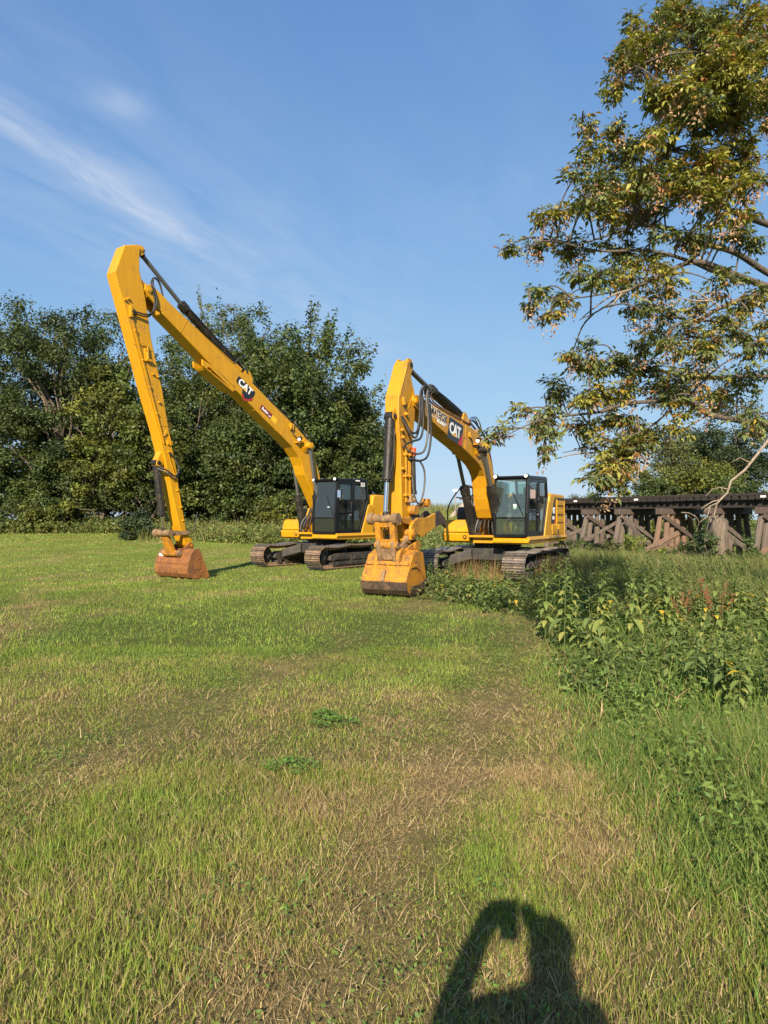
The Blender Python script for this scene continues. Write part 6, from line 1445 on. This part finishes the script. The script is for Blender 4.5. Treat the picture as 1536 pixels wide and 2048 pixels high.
for ci, (cx, cy, rx, ry) in enumerate(CL):
    D = 8.3 + rng.uniform(-.9, .7) - (cy / 1000) * .6
    area = rx * ry; nsub = max(4, int(area / 150)); cen = np.array(tuple(P3(cx, cy, D))); sx, sz = rx / F_PX * D, ry / F_PX * D
    near = anch[np.argmin(((anch - cen) ** 2).sum(1) + rng.random(len(anch)) * .05)]
    hub = cen + rng.normal(size=3) * .08; tw.tube(spline([near, near * .5 + hub * .5 + np.array([0, 0, .1]), hub], 4), .012, 5, 0, .006)
    col0 = np.array([.140, .168, .054]) if rng.random() < .62 else np.array([.240, .235, .048])
    autumn = rng.random() < .6
    for s_ in range(nsub):
        q = rng.normal(size=3); q /= np.linalg.norm(q); q *= rng.random() ** .45
        tip = cen + q * np.array([sx, max(.25, (sx + sz) * .5), sz]) * 1.05
        st = hub + (tip - hub) * rng.uniform(0, .4)
        sagp = (st + tip) / 2 + np.array([0, 0, .06]); S = [st, sagp, tip]; tw.tube(S, .005, 3, 0, .0025)
        m_ = rng.integers(8, 13)
        for k in range(m_):
            f = rng.uniform(.15, 1.02); p = (1 - f) ** 2 * st + 2 * f * (1 - f) * sagp + f * f * tip + rng.normal(size=3) * .02
            a_ = rng.random() * 6.283; d = np.array([math.cos(a_), math.sin(a_), rng.uniform(-.8, .5)]) + .45 * unit(tip - hub + 1e-6); d /= np.linalg.norm(d)
            LP.append(p); LD.append(d); LS.append(rng.uniform(.56, 1.02)); 
            c = col0 * rng.uniform(.6, 1.35); r_ = rng.random()
            if r_ < .10: c = np.array([.30, .20, .03]) * rng.uniform(.7, 1.2)
            elif r_ < .16: c = np.array([.26, .12, .04]) * rng.uniform(.7, 1.2)
            LC.append(c)
        if autumn and rng.random() < .62:
            SP.append(tip * .6 + hub * .4)
tw.build('twigs', M_twig, OT)
LP, LD, LC, LS = map(np.array, (LP, LD, LC, LS)); 
dist = ((LP + t0 - np.array([0, 0, EYE])) ** 2).sum(1)
inv = (LP + t0)[:, 0] / (LP + t0)[:, 1] < .56; order = np.argsort(np.where(inv, dist, 1e9)); nearest = order[:300]; rest = order[300:]
V, T_, c = leaflet_geo(rng, 0, LP[rest], LD[rest], LS[rest], LC[rest]); np_mesh('leaves', V, T_, M_leaf, c, OT)['kind'] = 'stuff'
for i in nearest:
    V, T_, c = leaflet_geo(rng, 0, LP[i:i + 1] * 0, LD[i:i + 1], LS[i:i + 1], LC[i:i + 1]); o = np_mesh('leaf', V, T_, M_leaf, c, OT); o.location = LP[i]
# hanging bunches of tan winged seeds
sv = []; st_ = []; sc_ = []; b = 0
for p in SP:
    k = int(rng.integers(14, 30)); q = p + rng.normal(size=(k, 3)) * np.array([.035, .035, .03]) - np.array([0, 0, 1]) * rng.random((k, 1)) * .22
    V, T_ = leaf_geo(q, unit(rng.normal(size=(k, 3)) * np.array([[1, 1, .3]])), np.full(k, .042), rng, .42, .1)
    sv.append(V); st_.append(T_ + b); b += len(V); sc_.append(np.repeat(np.array([[.40, .25, .13], [.48, .33, .19], [.34, .17, .09]])[rng.integers(0, 3, k)] * rng.uniform(.7, 1.2, (k, 1)), 4, 0))
np_mesh('seed_keys', np.concatenate(sv), np.concatenate(st_), M_leaf, np.concatenate(sc_), OT)['kind'] = 'stuff'

# ------------------------------------------------------------------ photographer (stands behind the lens, throws the shadow at the bottom)
def skin_body(name, joints, edges, mats, zcuts, sub=2):
    me = bpy.data.meshes.new(name); me.from_pydata([j[:3] for j in joints], edges, []); o = bpy.data.objects.new(name, me); COL.objects.link(o)
    sk = o.modifiers.new('skin', 'SKIN'); sk.use_smooth_shade = True
    for v, j in zip(me.skin_vertices[0].data, joints): v.radius = (j[3], j[4] if len(j) > 4 else j[3])
    me.skin_vertices[0].data[0].use_root = True
    ss = o.modifiers.new('sub', 'SUBSURF'); ss.levels = sub; ss.render_levels = sub
    dg = bpy.context.evaluated_depsgraph_get(); m2 = bpy.data.meshes.new_from_object(o.evaluated_get(dg)); o.modifiers.clear(); o.data = m2
    mz = min(v.co.z for v in m2.vertices)
    for v in m2.vertices:
        if v.co.z < .5: v.co.z -= (mz + .005) * (1 - v.co.z / .5)     # soles on the ground
    m2.materials.clear()
    for m in mats: m2.materials.append(m)
    for p in m2.polygons: p.material_index = zcuts(p.center)
    return o
M_skin = simple('skin', (.45, .25, .17), .55); M_shirt = simple('blue_work_shirt', (.05, .08, .16), .9); M_jean = simple('dark_jeans', (.03, .035, .06), .9); M_boot = simple('brown_boots', (.08, .045, .025), .7); M_hair = simple('brown_hair', (.05, .03, .018), .8)
J = [(.09, -.42, 1.0, .15, .12), (.07, -.42, 1.18, .13, .11), (.055, -.41, 1.37, .14, .12), (.085, -.41, 1.51, .125, .09), (.085, -.40, 1.58, .06), (.085, -.37, 1.675, .085, .095), (.09, -.375, 1.755, .072, .082),
     (-.12, -.40, 1.52, .072), (-.255, -.22, 1.37, .055), (-.130, -.07, 1.55, .046), (-.080, -.025, 1.62, .056, .024),
     (.195, -.40, 1.51, .068), (.150, -.20, 1.37, .05), (.125, -.07, 1.55, .046), (.085, -.025, 1.62, .056, .024),
     (.0, -.42, .90, .105), (-.03, -.40, .49, .07), (-.04, -.43, .10, .045), (-.05, -.30, .045, .042),
     (.18, -.42, .90, .105), (.21, -.40, .49, .07), (.22, -.43, .10, .045), (.235, -.30, .045, .042), (-.02, -.024, 1.672, .040, .02), (.045, -.024, 1.672, .044, .02)]
E_ = [(0, 1), (1, 2), (2, 3), (3, 4), (4, 5), (5, 6), (3, 7), (7, 8), (8, 9), (9, 10), (3, 11), (11, 12), (12, 13), (13, 14), (0, 15), (15, 16), (16, 17), (17, 18), (0, 19), (19, 20), (20, 21), (21, 22), (10, 23), (14, 24)]
def cut(c):
    arm = c.y > -.33 and c.z > 1.1
    if c.z > 1.605 and c.y < -.22: return 0
    if c.z < .14: return 3
    if c.z < .95: return 2
    if arm and c.y > -.13: return 0
    if c.z > 1.54 and not arm: return 0
    return 1
person = skin_body('person', J, E_, [M_skin, M_shirt, M_jean, M_boot], cut)
tag(person, 'person in a blue work shirt and jeans holding up a phone with both hands', 'person')
mb = MB(); mb.ball((.088, -.39, 1.745), .098, n=14, sc=(.92, 1.0, .85)); mb.build('hair', M_hair, person)
mb = MB()
for x in (.05, .11): mb.ball((x, -.276, 1.69), .012, n=8)
mb.ball((.085, -.264, 1.655), .016, n=8, sc=(.8, 1, 1.2)); mb.build('face', M_skin, person)
for s_, hx in ((-1, -.06), (1, .075)):
    for k in range(4):
        z = 1.565 + k * .027; mb = MB(); mb.tube(spline([(hx + s_ * .022, -.03, z - .01), (hx + s_ * .016, .006, z), (hx - s_ * .012, .004, z + .006), (hx - s_ * .022, -.008, z + .006)], 3), .0095, 7, 0, .007); mb.build('finger', M_skin, person)
    mb = MB(); mb.tube(spline([(hx + s_ * .018, -.04, 1.585), (hx + s_ * .002, -.052, 1.615), (hx - s_ * .012, -.036, 1.64)], 3), .011, 7, 0, .008); mb.build('thumb', M_skin, person)
ph = empty('phone', (0, -.022, 1.612)); tag(ph, 'black smartphone held upright in both hands by the person', 'phone')
mb = MB(); mb.box((0, 0, -.002), (.078, .009, .165)); mb.build('case', M_black, ph, .003)
mb = MB(); mb.box((0, -.0052, -.002), (.072, .001, .155)); mb.build('screen', M_mirror, ph)
